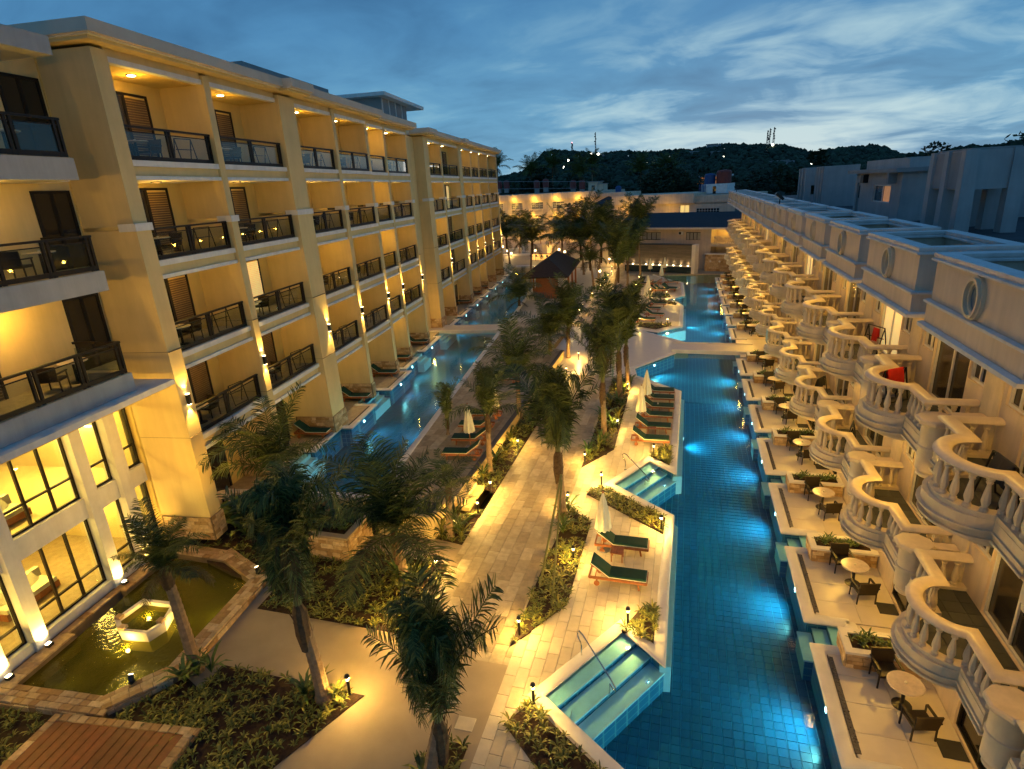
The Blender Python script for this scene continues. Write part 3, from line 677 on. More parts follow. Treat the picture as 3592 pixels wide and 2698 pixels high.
for k in range(-1, 16):
    Y = YB + UM * k
    for fl, z in enumerate(FL):
        if k == 15: continue
        b_ = obj('balcony', SLAB, vw, (0, Y, z))
        obj('handrail', RAIL, b_); obj('plinth', PLIN, b_)
        near = (k <= 4)
        if near and k <= 1 and not (k == -1 and fl == 0):
            mb_ = boutline(.24); xs = 4.6
            j = 0
            while xs < XF - .05:
                yy = .2
                while yy < 4.1:
                    q = clip(list(mb_), xs + .005, xs + .405, yy + .005, yy + .405)
                    if len(q) >= 3: MB().prism(q, .058, .078).build('floor_tile', 'slate', b_)
                    yy += .41
                xs += .41
            obj('floor_bed', FLOOR, b_, (0, 0, -.004))
        else: obj('balcony_floor', FLOOR, b_)
        for (sx, sy) in spots:
            if near: obj('baluster', BAL, b_, (sx, sy, .16))
            else: FARB.lathe([(.075, z + .16), (.05, z + .24), (.08, z + .36), (.04, z + .68), (.07, z + .9)], 5, sx, Y + sy, False)
FARB.build('far_balusters', 'rtrim', vw, kind='stuff')
# facade wall with openings, doors, windows, fluted pilasters, drum columns
WALLM = MB(); PIL = MB(); FR = MB()
for i in range(7): PIL.lathe([(.055, 0), (.055, 3.0)], 6, 0, -.33 + i * .11, False)
PIL.box(-.02, .04, -.40, .40, 0, 3.0); PIL.box(-.07, .04, -.42, .42, 2.86, 3.0); PIL.box(-.07, .04, -.42, .42, 0, .14)
PILM = PIL.mesh('fluted_pilaster', 'rtrim')
COLM = MB().lathe([(.20, -.02), (.26, .03), (.26, .08), (.22, .12), (.31, .20), (.31, .72), (.335, .74), (.335, .80), (.31, .82), (.31, 1.36), (.34, 1.40)], 20).mesh('drum_column', 'rtrim', True)
CAPM = MB().lathe([(.42, 0), (.46, .05), (.46, .12), (.42, .15)], 8).mesh('column_cap', 'rtrim')
def framed(ph, pw, nv, nh, m='rcap', fw=.06, glass='door', depth=.06):
    """window/door: frame mesh + glass mesh in local (y along, z up) with nv x nh panes"""
    f = MB(); f.box(-depth, 0, 0, fw, 0, ph); f.box(-depth, 0, pw - fw, pw, 0, ph); f.box(-depth, 0, fw, pw - fw, 0, fw); f.box(-depth, 0, fw, pw - fw, ph - fw, ph)
    for i in range(1, nv): f.box(-depth * .8, 0, pw * i / nv - fw / 2, pw * i / nv + fw / 2, fw, ph - fw)
    for i in range(1, nh): f.box(-depth * .7, 0, fw, pw - fw, ph * i / nh - fw / 3, ph * i / nh + fw / 3)
    return f.mesh('frame', m), MB().box(-.012, 0, fw * .5, pw - fw * .5, fw * .5, ph - fw * .5).mesh('pane', glass)
VD = framed(2.25, 2.25, 2, 1); VWn = framed(1.0, .85, 2, 1); VDg = framed(2.3, 2.3, 2, 1, 'dark')
ROOMLIT = {(2, 1), (5, 1), (5, 0), (8, 0), (3, 1) if False else (9, 1)}
for k in range(-1, 15):
    Y = YB + UM * k
    ops = []
    for fl, z in enumerate(FL): ops += [(Y + .95, Y + 3.2, z + .1, z + 2.35), (Y + .05, Y + .9, z + 1.35, z + 2.35), (Y + 3.25, Y + 4.1, z + 1.35, z + 2.35)]
    ops.append((Y + .9, Y + 3.2, .06, 2.36))
    wall(WALLM, Y - .47, Y + UM - .47, -.3, 10.2, XF, XF + .22, ops, fX)
    for fl, z in enumerate(FL):
        lit = (k, fl) in ROOMLIT
        for (me, y, zz, nm) in ((VD, .95, .1, 'sliding_door'), (VWn, .05, 1.35, 'side_window'), (VWn, 3.25, 1.35, 'side_window')):
            w_ = obj(nm, me[0], vw, (XF + .12, Y + y, z + zz)); p_ = obj('pane', me[1], w_, (.02, 0, 0))
            if lit and nm == 'sliding_door':
                pm = MB().box(0, .012, .04, 2.2, .04, 2.2).build('lit_curtain', 'curtain', w_, loc=(.02, 0, 0)); p_.location.x = .06
        obj('fluted_pilaster', PILM, vw, (XF - .01, Y - .47, z + .02))
        obj('drum_column', COLM, vw, (5.95, Y - .47, 2.78 if fl == 0 else 6.22)); c_ = obj('column_cap', CAPM, vw, (5.95, Y - .47, 4.17 if fl == 0 else 7.61), R(22.5))
        # divider fin between units
        MB().box(6.2, XF, Y - .62, Y - .32, z - .7, z + .85).build('divider', 'rcream', vw)
    w_ = obj('terrace_door', VDg[0], vw, (XF + .12, Y + .9, .06)); obj('pane', VDg[1], w_, (.02, 0, 0))
WALLM.build('facade', 'rcream', vw)
# roof parapet boxes with round windows
PB = MB()
def ringpoly(mb, x, r0, r1, x1, n=24):
    vs = []; fs = []
    for i in range(n):
        t = 2 * math.pi * i / n
        for (r, xx) in ((r0, x), (r0, x1), (r1, x1), (r1, x)): vs.append((xx, r * .92 * math.cos(t), r * 1.08 * math.sin(t)))
    for i in range(n):
        j = (i + 1) % n
        for q in range(4): fs.append((i * 4 + q, j * 4 + q, j * 4 + (q + 1) % 4, i * 4 + (q + 1) % 4))
    mb.add(vs, fs)
BX0 = 5.08
PB.box(BX0 + .08, BX0 + .30, 0.05, 4.15, 10.71, 11.56)
PB.box(BX0 + .30, 7.2, .05, .27, 10.71, 11.56); PB.box(BX0 + .30, 7.2, 3.93, 4.15, 10.71, 11.56); PB.box(6.98, 7.2, .27, 3.93, 10.71, 11.56)
PB.box(BX0 + .03, 7.1, .0, 4.2, 10.22, 10.70)
PBM = PB.mesh('parapet_wall', 'rcream')
LED = MB().sweep([(7.05, -.02), (BX0 + .02, -.02), (BX0 + .02, 4.22), (7.05, 4.22)], [(-.05, 10.66), (-.05, 10.71), (.02, 10.735), (.07, 10.72), (.07, 10.66)]).mesh('string_course', 'rcap')
LED2 = MB().sweep([(7.05, 0), (BX0 + .03, 0), (BX0 + .03, 4.2), (7.05, 4.2)][::-1], [(-.3, 10.12), (-.3, 10.20), (.03, 10.24), (.10, 10.20), (.10, 10.12)]).mesh('lower_moulding', 'rcap')
SOF = MB().box(BX0 + .1, XF, .02, 4.18, 10.08, 10.16).mesh('soffit', 'rtrim')
CAPP = MB().sweep([(BX0 + .19, .16), (BX0 + .19, 4.04), (7.09, 4.04), (7.09, .16)], [(-.20, 11.56), (-.20, 11.60), (-.15, 11.62), (-.17, 11.66), (-.17, 11.72), (.17, 11.72), (.17, 11.66), (.15, 11.62), (.20, 11.60), (.20, 11.56)], True).mesh('parapet_cap', 'rcap')
RNG = MB()
for r_0, r_1, x_ in ((.235, .29, -.05), (.29, .345, -.12), (.345, .39, -.07)): ringpoly(RNG, x_, r_0, r_1, .10)
RNGM = RNG.mesh('round_window', 'rtrim', True)
disc = MB(); disc.add([(.0, .25 * .92 * math.cos(2 * math.pi * i / 24), .25 * 1.08 * math.sin(2 * math.pi * i / 24)) for i in range(24)], [tuple(reversed(range(24)))])
DISC = disc.mesh('round_pane', mat('round_pane', (.13, .17, .22), .3))
RFL = MB().box(BX0 + .3, 6.98, .27, 3.93, 10.72, 10.80).mesh('gutter_floor', 'roofdk')
for k in range(-1, 15):
    Y = YB - .1 + UM * k
    p_ = obj('parapet_box', PBM, vw, (0, Y, 0)); obj('string_course', LED, p_); obj('lower_moulding', LED2, p_); obj('parapet_cap', CAPP, p_); obj('gutter_floor', RFL, p_); obj('soffit', SOF, p_)
    rw_ = obj('round_window', RNGM, vw, (BX0 + .08, Y + 2.1, 11.13)); obj('round_pane', DISC, rw_, (-.004, 0, 0))
MB().box(XF + .05, 40, YB - 8, 90.6, 10.2, 10.6).build('roof', 'roofdk', vw)
MB().box(XF + .23, 40, YB - 6, 90.4, -1.6, 10.2).build('inner_block', 'rooft', vw)
MB().box(XF - .03, XF + .03, YB - 6, YB + 80, 3.34, 3.40).build('string_course', 'rcap', vw)
# warm lamps under the balconies and the parapet
for k in range(-1, 15):
    Y = YB + UM * k
    lamp('POINT', (6.2, Y + 1.2, 2.35), 20 + 9 * ((k * 7) % 3), WARM, vw, .12)
    lamp('POINT', (6.1, Y + 2.2, FL[0] + 2.6), 17 + 8 * ((k * 5) % 3), WARM, vw, .1)
    lamp('POINT', (6.2, Y + 2.0, FL[1] + 2.75), 14 + 14 * ((k * 3) % 4 == 1), WARM, vw, .1)
LMP = MB().lathe([(.10, -.06), (.12, 0)], 12).mesh('ceiling_lamp', 'frost')
for k in range(-1, 15):
    Y = YB + UM * k
    obj('ceiling_lamp', LMP, vw, (6.1, Y + 2.2, FL[0] + 2.86)); obj('ceiling_lamp', LMP, vw, (6.2, Y + 2.0, 10.08)); obj('ceiling_lamp', LMP, vw, (6.2, Y + 1.2, 2.66))
# roof-top structures
def roof_tower(name, label, x0, x1, ys, zt, zb, depth=.42):
    t = thing(name, label, 'tower')
    ya, yb = ys[0], ys[-1]
    for y_ in ys:
        for x_ in (x0, x1):
            s_ = .34; MB().add and None
            mb = MB(); mb.add([(x_ - .26, y_ - .30, 10.6), (x_ + .30, y_ - .30, 10.6), (x_ + .30, y_ + .30, 10.6), (x_ - .26, y_ + .30, 10.6), (x_ - .26, y_ - .22, zt), (x_ + .24, y_ - .22, zt), (x_ + .24, y_ + .22, zt), (x_ - .26, y_ + .22, zt)],
                              [(0, 3, 2, 1), (4, 5, 6, 7), (0, 1, 5, 4), (1, 2, 6, 5), (2, 3, 7, 6), (3, 0, 4, 7)])
            mb.build('column', 'rooft', t)
    MB().box(x0 - .12, x1 + .12, ya - .14, yb + .14, zb, zt - .03).build('tank_box', 'rooft', t)
    for a, b2 in zip(ys, ys[1:]): MB().box(x0 - .16, x0 - .10, a + .26, b2 - .26, zb + .03, zt - .06).build('panel', 'grey', t)
    MB().box(x0 - .05, x1 + .05, ya - .05, yb + .05, zt - .03, zt + .06).build('top', 'grey', t)
    return t
roof_tower('roof_tank_tower', 'nearest grey concrete roof tower on column legs, biggest of three', 11.3, 13.0, (30.6, 32.4, 34.1), 14.0, 12.4)
roof_tower('roof_tank_tower', 'small far grey concrete roof tower on legs beyond the roof room', 10.75, 12.3, (63.8, 65.5, 67.2), 13.8, 12.26)
t = thing('roof_stair_room', 'plain pale grey stair block with vertical grooves behind the roof room', 'room')
MB().box(10.75, 13.4, 56.9, 60.2, 10.6, 13.85).build('walls', 'rooft', t)
for i in range(3): MB().box(10.70, 10.76, 57.0 + i * 1.1, 57.95 + i * 1.1, 10.7, 13.8).build('panel', 'grey', t)
t = thing('roof_room', 'flat roofed grey penthouse with lit sliding window on the villa roof', 'room')
ph = MB(); wall(ph, 38.5, 48.2, 10.6, 13.2, 11.2, 11.4, [(40.3, 43.7, 11.5, 12.5), (46.9, 47.7, 10.7, 12.6)], fX); ph.box(11.4, 20, 38.5, 38.7, 10.6, 13.2); ph.box(11.4, 20, 48.0, 48.2, 10.6, 13.2)
ph.build('walls', 'rooft', t)
MB().box(10.75, 20.3, 38.1, 48.8, 13.2, 13.42).build('roof_slab', 'grey', t); MB().box(11.6, 20, 39, 47.6, 13.42, 13.95).build('upper_parapet', 'rooft', t)
fw = framed(1.0, 3.4, 2, 1, 'rcap'); w_ = obj('window', fw[0], t, (11.3, 40.3, 11.5)); obj('pane', MB().box(0, .012, .05, 1.65, .05, .95).mesh('pane', mat('dim_lit_pane', (.5, .3, .2), .6, emit=(1, .42, .14), es=.28)), w_, (.02, 0, 0)); obj('pane', MB().box(0, .012, 1.75, 3.35, .05, .95).mesh('pane', mat('blue_pane', (.06, .10, .13), .15)), w_, (.02, 0, 0))
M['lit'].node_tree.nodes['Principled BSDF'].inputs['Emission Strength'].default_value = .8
w_ = obj('door', MB().box(0, .05, 0, .8, 0, 1.9).mesh('door', 'grey'), t, (11.3, 46.9, 10.7)); MB().box(-.01, 0, .1, .7, .9, 1.7).build('pane', 'door', w_)
MB().box(10.9, 11.2, 45.2, 45.9, 12.6, 13.1).build('air_conditioner', 'black', t); MB().box(10.75, 11.2, 39.4, 39.7, 12.6, 13.2).build('beam_end', 'grey', t)
t = thing('roof_edge_wall', 'low white parapet wall along the far side of the villa roof', 'wall'); MB().box(19.5, 19.8, 24, 90, 10.6, 11.5).build('wall', 'rcap', t); MB().box(19.4, 19.9, 24, 90, 11.5, 11.6).build('cap', 'grey', t)
t = thing('lit_house', 'distant lit orange facade seen between the roof tower columns', 'house'); MB().box(30, 38, 66, 74, 10.6, 12.7).build('walls', 'lit', t); MB().box(29.6, 38.4, 65.6, 74.4, 12.7, 12.95).build('roof', 'grey', t)  # whole walls emit: lamplight on the facade is put into their material
for (x, y, lb) in ((5.35, 40.4, 'nearer'), (5.3, 75.6, 'farther')):
    t = thing('roof_floodlight', f'{lb} small black floodlight clamped on the villa parapet edge', 'floodlight', (x, y, 11.72))
    MB().box(-.03, .03, -.03, .03, 0, .3).build('bracket', 'black', t); MB().bar((-.25, 0, .62), (.2, 0, .28), .36, .16).build('head', 'black', t)
# ================================================================ HOTEL (left): yellow block with pilasters
ht = thing('hotel_block', 'long yellow five storey hotel block with pilasters and glazed balconies', 'building', (0, 0, 0), PHI)
PILS = [(18.6, 19.3, -16.2, 0), (24.05, 24.5, -16.2, 0), (29.6, 31.2, -16.1, 1), (35.65, 36.1, -16.2, 0), (41.0, 41.5, -16.4, 0), (45.05, 45.5, -16.65, 0), (50.2, 50.65, -16.65, 0),
        (56.2, 57.7, -17.0, 1), (62.25, 62.7, -17.1, 0), (69.4, 70.9, -17.0, 1), (75.65, 76.1, -17.1, 0), (80.3, 80.8, -17.1, 0), (86.2, 86.7, -17.1, 0), (93.0, 93.6, -17.1, 0)]
FZ = (4.75, 8.2, 11.7, 15.15)
BACK = -18.3
def taper(mb, a0, a1b, a1t, b0, b1, z0, z1, db=.0):
    mb.add([(a0, b0 - db, z0), (a1b, b0 - db, z0), (a1b, b1 + db, z0), (a0, b1 + db, z0), (a0, b0, z1), (a1t, b0, z1), (a1t, b1, z1), (a0, b1, z1)],
           [(0, 3, 2, 1), (4, 5, 6, 7), (0, 1, 5, 4), (1, 2, 6, 5), (2, 3, 7, 6), (3, 0, 4, 7)])
    return mb
SCON = MB().box(.02, .14, -.07, .07, -.20, .20).mesh('wall_lamp', 'black')
SCH = MB().box(.03, .13, -.06, .06, .200, .212); SCH.box(.03, .13, -.06, .06, -.212, -.200); SCHM = SCH.mesh('lamp_lens', 'hot')
for i, (b0, b1, af, wide) in enumerate(PILS):
    p_ = MB().box(BACK - .1, af - .06, b0 + .03, b1 - .03, 12.98, 18.5).build('pilaster', 'hotel', ht)
    taper(MB(), BACK - .1, af + .14, af, b0, b1, .45, 12.85).build('lower_pier', 'hotel', p_)
    MB().box(af - .62, af + .06, b0 - .06, b1 + .06, 12.80, 13.06).build('pier_cap', 'trim', p_)
    for zz in (5.0, 8.45): MB().box(BACK, af + .14, b0 - .003, b1 + .003, zz, zz + .015).build('joint', 'mortar', p_)
    s_ = clad(p_, (BACK + .1, b0 - .01), (af + .15, b0 - .01), .5, 1.5, .38, .17, depth=.035) + clad(p_, (af + .15, b0 - .01), (af + .15, b1 + .01), .5, 1.5, .38, .17, depth=.035)
    MB().box(BACK, af + .17, b0 - .03, b1 + .03, .45, 1.49).build('stone_plinth', 'mortar', p_)
    s_ = [(c[0] + (.03 if abs(c[6]) > .1 else 0), c[1] - (.03 if abs(c[6]) < .1 else 0), *c[2:]) for c in s_]
    lay(s_, 'stone', p_, 'stone_block', 60 if 0 < i < 6 else 0, 'stone_blocks')
    if i != 7:
        af2 = af + .085; sc_ = obj('wall_lamp', SCON, ht, (af2 - .02, (b0 + b1) / 2 if not wide else b1 - .35, 6.5)); obj('lamp_lens', SCHM, sc_)
        bb = (b0 + b1) / 2 if not wide else b1 - .35
        for dz, pw in ((.28, 60), (-.28, 60)): lamp('SPOT', (af2 + .10, bb, 6.5 + dz), pw, WARM2, ht, .03, 75, aim((-.16, 0, 1 if dz > 0 else -1)), .8)
# bays: slabs, balustrades, doors, lamps
RP = MB().box(-.035, .035, -.045, .045, 0, 1.1).mesh('post', 'dark')
def railing(b0, b1, a, z, parent, n=2, h=1.15):
    r_ = MB().box(a - .05, a + .06, b0, b1, z + h - .07, z + h).build('railing', 'dark', parent)
    MB().box(a - .03, a + .03, b0, b1, z + .02, z + .16).build('bottom_rail', 'dark', r_); MB().box(a - .018, a + .018, b0, b1, z + h - .22, z + h - .185).build('mid_rail', 'dark', r_)
    for i in range(n + 1):
        b_ = b0 + (b1 - b0) * i / n; b_ = min(max(b_, b0 + .05), b1 - .05)
        obj('post', RP, r_, (a, b_, z + .0))
        if 0 < i < n or i == n: obj('post', RP, r_, (a, b_ - .16, z + .0))
    for i in range(n):
        x0 = b0 + (b1 - b0) * i / n + .1; x1 = b0 + (b1 - b0) * (i + 1) / n - .22
        MB().box(a - .008, a + .008, x0, x1, z + .16, z + h - .22).build('glass_panel', 'glass', r_)
    return r_
def hdoor(b0, w, z, h, parent, a=BACK, blind=True, lit=False):
    f = MB(); f.box(a, a + .05, b0, b0 + .09, z, z + h); f.box(a, a + .05, b0 + w - .09, b0 + w, z, z + h); f.box(a, a + .05, b0 + .09, b0 + w - .09, z + h - .09, z + h); f.box(a, a + .045, b0 + w / 2 - .06, b0 + w / 2 + .06, z, z + h - .09)
    d_ = f.build('balcony_door', 'dark', parent)
    MB().box(a, a + .02, b0 + .09, b0 + w / 2 - .06, z, z + h - .09).build('pane', 'door', d_)
    if blind:
        s_ = MB()
        n = int((h - .1) / .09)
        for i in range(n): s_.box(a + .005, a + .028, b0 + w / 2 + .07, b0 + w - .1, z + .02 + i * .09, z + .095 + i * .09)
        s_.build('blind', 'curtain' if lit else 'blind', d_)
    else: MB().box(a, a + .02, b0 + w / 2 + .06, b0 + w - .09, z, z + h - .09).build('pane', 'door', d_)
CL = MB().lathe([(.0, -.05), (.13, -.045), (.15, 0)], 14).mesh('ceiling_lamp', 'hot'); CLR = MB().lathe([(.15, -.03), (.19, -.03), (.19, 0)], 14, cap=False).mesh('lamp_ring', 'black')
CLD = MB().lathe([(.0, -.05), (.13, -.045), (.15, 0)], 14).mesh('ceiling_lamp', 'frostdim')
BAYS = [(PILS[i][1], PILS[i + 1][0], min(PILS[i][2] if not PILS[i][3] else -99, PILS[i + 1][2]) if not PILS[i][3] else PILS[i + 1][2]) for i in range(len(PILS) - 1) if i != 6]
fix = {}
BAYF = []
for i in range(len(PILS) - 1):
    if i == 6: continue
    p, q = PILS[i], PILS[i + 1]
    af = -16.25 if i < 4 else (-16.6 if i < 6 else -17.1)
    BAYF.append((p[1], q[0], af))
for bi, (b0, b1, af) in enumerate(BAYF):
    for fi, z in enumerate(FZ):
        s_ = MB().box(BACK - .05, af - .03, b0 - .02, b1 + .02, z - .20, z).build('balcony_slab', 'trim', ht)
        MB().box(BACK - .05, af - .12, b0 - .02, b1 + .02, z - .52, z - .20).build('slab_band', 'hotel', s_)
        MB().box(BACK - .05, af - .03, b0 - .02, b1 + .02, z - .66, z - .52).build('lower_moulding', 'trim', s_)
        MB().box(BACK, af - .14, b0, b1, z, z + .012).build('floor_tiles', 'pave', s_)
        railing(b0 + .01, b1 - .01, af - .22, z, ht, 2 if b1 - b0 > 3.9 else 1)
        top = FZ[fi + 1] - .66 if fi < 3 else 18.16
        w = 2.5 if b1 - b0 > 4.2 else 1.7
        hdoor(b1 - .85 - w, w, z + .01, 2.6, ht, lit=(bi, fi) in ((1, 1), (7, 2), (9, 1)))
        am = (BACK + af) / 2 + .1; bm = b0 + 2.0
        c_ = obj('ceiling_lamp', CL if fi == 3 else CLD, ht, (am, bm, top)); obj('lamp_ring', CLR, c_)
        lamp('POINT', (am, bm, top - .55), (11, 13, 9, 7)[fi] * (1 + .5 * ((bi * 5 + fi * 3) % 4 == 1)), WARM, ht, .09)
    # ground floor
    MB().box(BACK, BACK + .03, b0 + .6, b1 - .8, .5, 3.0).build('terrace_door', 'door', ht) if bi > 3 else hdoor(b1 - 3.4, 2.4, .52, 2.5, ht, blind=False)
    lamp('POINT', ((BACK + af) / 2, b0 + 1.8, 3.85), 10, WARM, ht, .1)
    # top beam
    MB().box(af - .35, af - .08, b0 - .02, b1 + .02, 18.16, 18.34).build('top_beam', 'trim', ht); MB().box(af - .3, af - .13, b0 - .02, b1 + .02, 18.34, 18.6).build('frieze', 'hotel', ht)
    MB().box(BACK, af - .3, b0 - .02, b1 + .02, 18.162, 18.2).build('ceiling', 'hotel_in', ht)
MB().box(-34, BACK, 18.6, 93.6, -1.6, 18.6).build('main_wall', 'hotel_in', ht)
# recess between the two blocks
MB().box(BACK, -18.0, 50.65, 56.2, .45, 18.5).build('recess_wall', 'hotel', ht)
for z in FZ + (13.1,):
    MB().box(BACK, -17.75, 52.1, 53.6, z - .3, z).build('ledge', 'trim', ht)
for z in FZ:
    f = MB().box(-18.0, -17.95, 52.3, 53.3, z + .5, z + 2.5).build('stair_window', 'dark', ht); MB().box(-17.95, -17.94, 52.4, 53.2, z + .6, z + 2.4).build('pane', 'door', f)
MB().box(-18.0, -17.96, 52, 54, .5, 3.0).build('lit_doorway', 'lit', ht); lamp('POINT', (-17.0, 53, 2.8), 30, WARM, ht, .1)
# roof
def roofseg(b0, b1, af, e0=0, e1=0):
    MB().box(-34, af + .34, b0 - e0 * .4, b1 + e1 * .4, 18.60, 18.74).build('cornice', 'hotel', ht)
    MB().box(-34, af + .60, b0 - e0 * .62, b1 + e1 * .62, 18.74, 19.12).build('roof_slab', 'roofc', ht)
    MB().box(-34, af + .48, b0 - e0 * .5, b1 + e1 * .5, 18.70, 18.742).build('drip_edge', 'trim', ht)
roofseg(18.6, 29.3, -16.2, 1, 0); roofseg(29.3, 31.6, -15.75); roofseg(31.6, 42.6, -16.2); roofseg(42.6, 50.9, -16.65, 0, 1); roofseg(56.0, 58.0, -16.7, 1, 0); roofseg(58, 69.2, -17.1); roofseg(69.2, 71.2, -16.7); roofseg(71.2, 93.7, -17.1, 0, 1)
MB().box(-34, -18.0, 50.9, 56.0, 18.6, 19.0).build('roof_slab', 'roofc', ht)
MB().box(-26, -20, 33.4, 44.0, 19.1, 20.95).build('plant_screen', 'grey', ht); MB().box(-27, -20.2, 71, 98, 19.1, 20.4).build('plant_screen', 'grey', ht)
sr = MB().box(-26, -20.4, 55.5, 62.5, 19.0, 21.9).build('stair_tower', 'grey', ht)
MB().box(-27, -19.6, 54.4, 66.0, 21.9, 22.2).build('tower_roof', 'trim', sr)
for i in range(4): MB().box(-20.4, -20.32, 55.6 + i * 1.75, 55.75 + i * 1.75, 19.1, 21.9).build('tower_fin', 'trim', sr)
MB().box(-20.4, -20.3, 55.5, 62.5, 20.3, 20.45).build('tower_band', 'trim', sr)
# ================================================================ LOBBY WING
lb = thing('lobby_wing', 'near hotel wing with dark railed balconies above a tall lit glazed lobby', 'building', (0, 0, 0), PHI)
LB0 = 3.0
up = MB(); wall(up, LB0, 18.6, 7.56, 18.4, -18.75, -18.35, [], fX); up.build('upper_wall', 'hotel', lb)
for fi, z in enumerate(FZ[1:]):
    s_ = MB().box(-18.36, -16.4, LB0, 17.05, z - .66, z - .02).build('balcony_slab', 'rooft', lb); MB().box(-18.36, -17.2, 17.05, 17.5, z - .66, z - .45).build('slab_end', 'trim', s_)
    MB().box(-18.36, -16.42, LB0, 17.0, z - .02, z).build('floor_tiles', 'pave', s_)
    r_ = railing(9.05, 16.98, -16.52, z, lb, 5, 1.12); railing(LB0, 9.05, -16.52, z, lb, 4, 1.12)
    MB().box(-18.3, -16.5, 16.9, 16.97, z + 1.04, z + 1.12).build('side_rail', 'dark', r_); MB().box(-18.3, -16.5, 16.92, 16.95, z + .1, z + .9).build('glass_panel', 'glass', r_)
    hdoor(17.05 - .0, 1.45, z + .01, 2.55, lb, -18.35, blind=False); hdoor(11.9, 2.4, z + .01, 2.55, lb, -18.35); hdoor(6.4, 2.4, z + .01, 2.55, lb, -18.35)
    lamp('POINT', (-17.4, 14.6, z + 2.5), (26, 15, 4)[fi], WARM, lb, .1)
    c_ = obj('ceiling_lamp', CL, lb, (-17.4, 14.6, z + 2.78)); obj('lamp_ring', CLR, c_)
MB().box(-34, -16.2, LB0, 17.1, 17.95, 18.45).build('roof_slab', 'rooft', lb)
MB().box(-18.8, -15.9, LB0, 18.3, 7.34, 7.53).build('canopy', 'trim', lb); MB().box(-18.7, -16.05, LB0, 18.2, 7.26, 7.34).build('canopy_soffit', 'hotel_in', lb)
LP = [(8.0, 8.45), (9.4, 9.85), (11.2, 11.65), (12.55, 13.0), (15.75, 16.2), (17.2, 17.7)]
for b0, b1 in LP:
    MB().box(-18.85, -18.3, b0, b1, 0, 7.26).build('lobby_pillar', 'trim', lb)
for (p, q) in zip(LP, LP[1:] + [(18.58, 19)]):
    x0, x1 = p[1], q[0]
    MB().box(-18.8, -18.48, x0, x1, 3.15, 3.9).build('spandrel', 'trim', lb); MB().box(-18.8, -18.42, x0, x1, -.3, .45).build('sill_wall', 'trim', lb)
    for z0, z1, tr in ((.45, 3.15, 1.15), (3.9, 7.26, 4.75)):
        f = MB(); nm = 3 if x1 - x0 > 2 else 1
        for i in range(nm + 1):
            u = x0 + .03 + (x1 - x0 - .06) * i / nm; f.box(-18.72, -18.62, u - .035, u + .035, z0, z1)
        for zz in (z0 + .04, tr, z1 - .04, 6.45 if z0 > 3 else 3.1): f.box(-18.71, -18.63, x0, x1, zz - .035, zz + .035)
        w_ = f.build('lobby_window', 'dark', lb)
        for i in range(nm):
            u0_ = x0 + (x1 - x0) * i / nm; u1_ = x0 + (x1 - x0) * (i + 1) / nm
            MB().box(-18.675, -18.665, u0_ + .05, u1_ - .05, z0 + .06, z1 - .06).build('pane', 'glass', w_)
# interior
MB().box(-26, -18.8, LB0, 18.5, -.2, .44).build('lobby_floor', 'pave', lb); MB().box(-26, -18.82, LB0, 18.5, 3.45, 3.7).build('upper_floor', 'lobby', lb)
MB().box(-26.2, -26, LB0, 18.6, .44, 7.3).build('back_wall', 'lobby', lb); MB().box(-26, -18.8, 18.45, 18.6, .44, 7.3).build('side_wall', 'lobby', lb); MB().box(-26, -18.8, LB0 - .2, LB0, .44, 7.3).build('side_wall', 'lobby', lb)
MB().box(-26, -18.8, LB0, 18.5, 7.2, 7.3).build('lobby_ceiling', 'trim', lb)
MB().box(-24.4, -23.8, 12.0, 13.6, .44, 7.2).build('inner_column', 'lobby', lb)
for b_ in (6.5, 10.5, 14.4, 17.3):
    lamp('POINT', (-21.0, b_, 6.6), 170, WARM2, lb, .25); lamp('POINT', (-21.0, b_, 2.9), 110, WARM2, lb, .25)
for i, (a, b_, z) in enumerate(((-25.9, 9.2, 5.6), (-25.9, 11.0, 5.3), (-25.9, 14.8, 5.4), (-25.9, 16.8, 5.6), (-21.6, 18.36, 5.4), (-20.2, 18.36, 5.9))):
    x = a > -25
    t = thing('lattice_lamp', 'glowing pierced wall lamp panel inside the lobby upper storey', 'lamp', LW(a, b_, z), PHI + (R(90) if x else 0), 'pierced lamp panels in the lobby')
    g = MB()
    for q in range(7):
        for s_ in range(3):
            cx, cz = -.55 + q * .18, -.18 + s_ * .18
            g.sweep([(cx - .07, 0, 0)], [(0, 0)]) if False else g.box(0, .05, cx - .075, cx + .075, cz - .015, cz + .015).box(0, .05, cx - .015, cx + .015, cz - .075, cz + .075)
    g.build('lattice', 'lobby', t); MB().box(-.02, 0, -.68, .68, -.30, .30).build('diffuser', mat('lamp_diffuser', (.9, .7, .3), .6, emit=(1, .7, .2), es=1.5) if 'lamp_diffuser' not in bpy.data.materials else bpy.data.materials['lamp_diffuser'], t)
    MB().box(0, .10, -.62, .62, -.36, -.30).build('light_bar', 'hot', t)
for i, (a, b_, z, rz, lbt) in enumerate(((-20.6, 14.3, .44, 0, 'on the ground floor behind the wide lobby window'), (-20.8, 11.9, .44, 20, 'on the ground floor behind the narrow lobby window'), (-20.2, 13.9, 3.7, 0, 'on the upper lobby floor by the window'), (-20.4, 9.5, 3.7, 0, 'on the upper lobby floor farther from the end wall'))):
    t = thing('lobby_sofa', 'pale cushioned low sofa ' + lbt, 'sofa', LW(a, b_, z), PHI + R(rz))
    MB().box(-.45, .45, -1.0, 1.0, .05, .30).build('base', 'teak', t); MB().box(-.40, .45, -.95, .95, .30, .46).build('seat', 'canvas', t); MB().box(-.45, -.25, -1.0, 1.0, .30, .80).build('backrest', 'canvas', t)
    for c_ in (-.5, .45):
        q = MB().box(-.06, .06, -.25, .25, -.2, .2).build('cushion', 'canvas', t, loc=(-.12, c_, .62)); q.rotation_euler = (.1, -.5, .2)
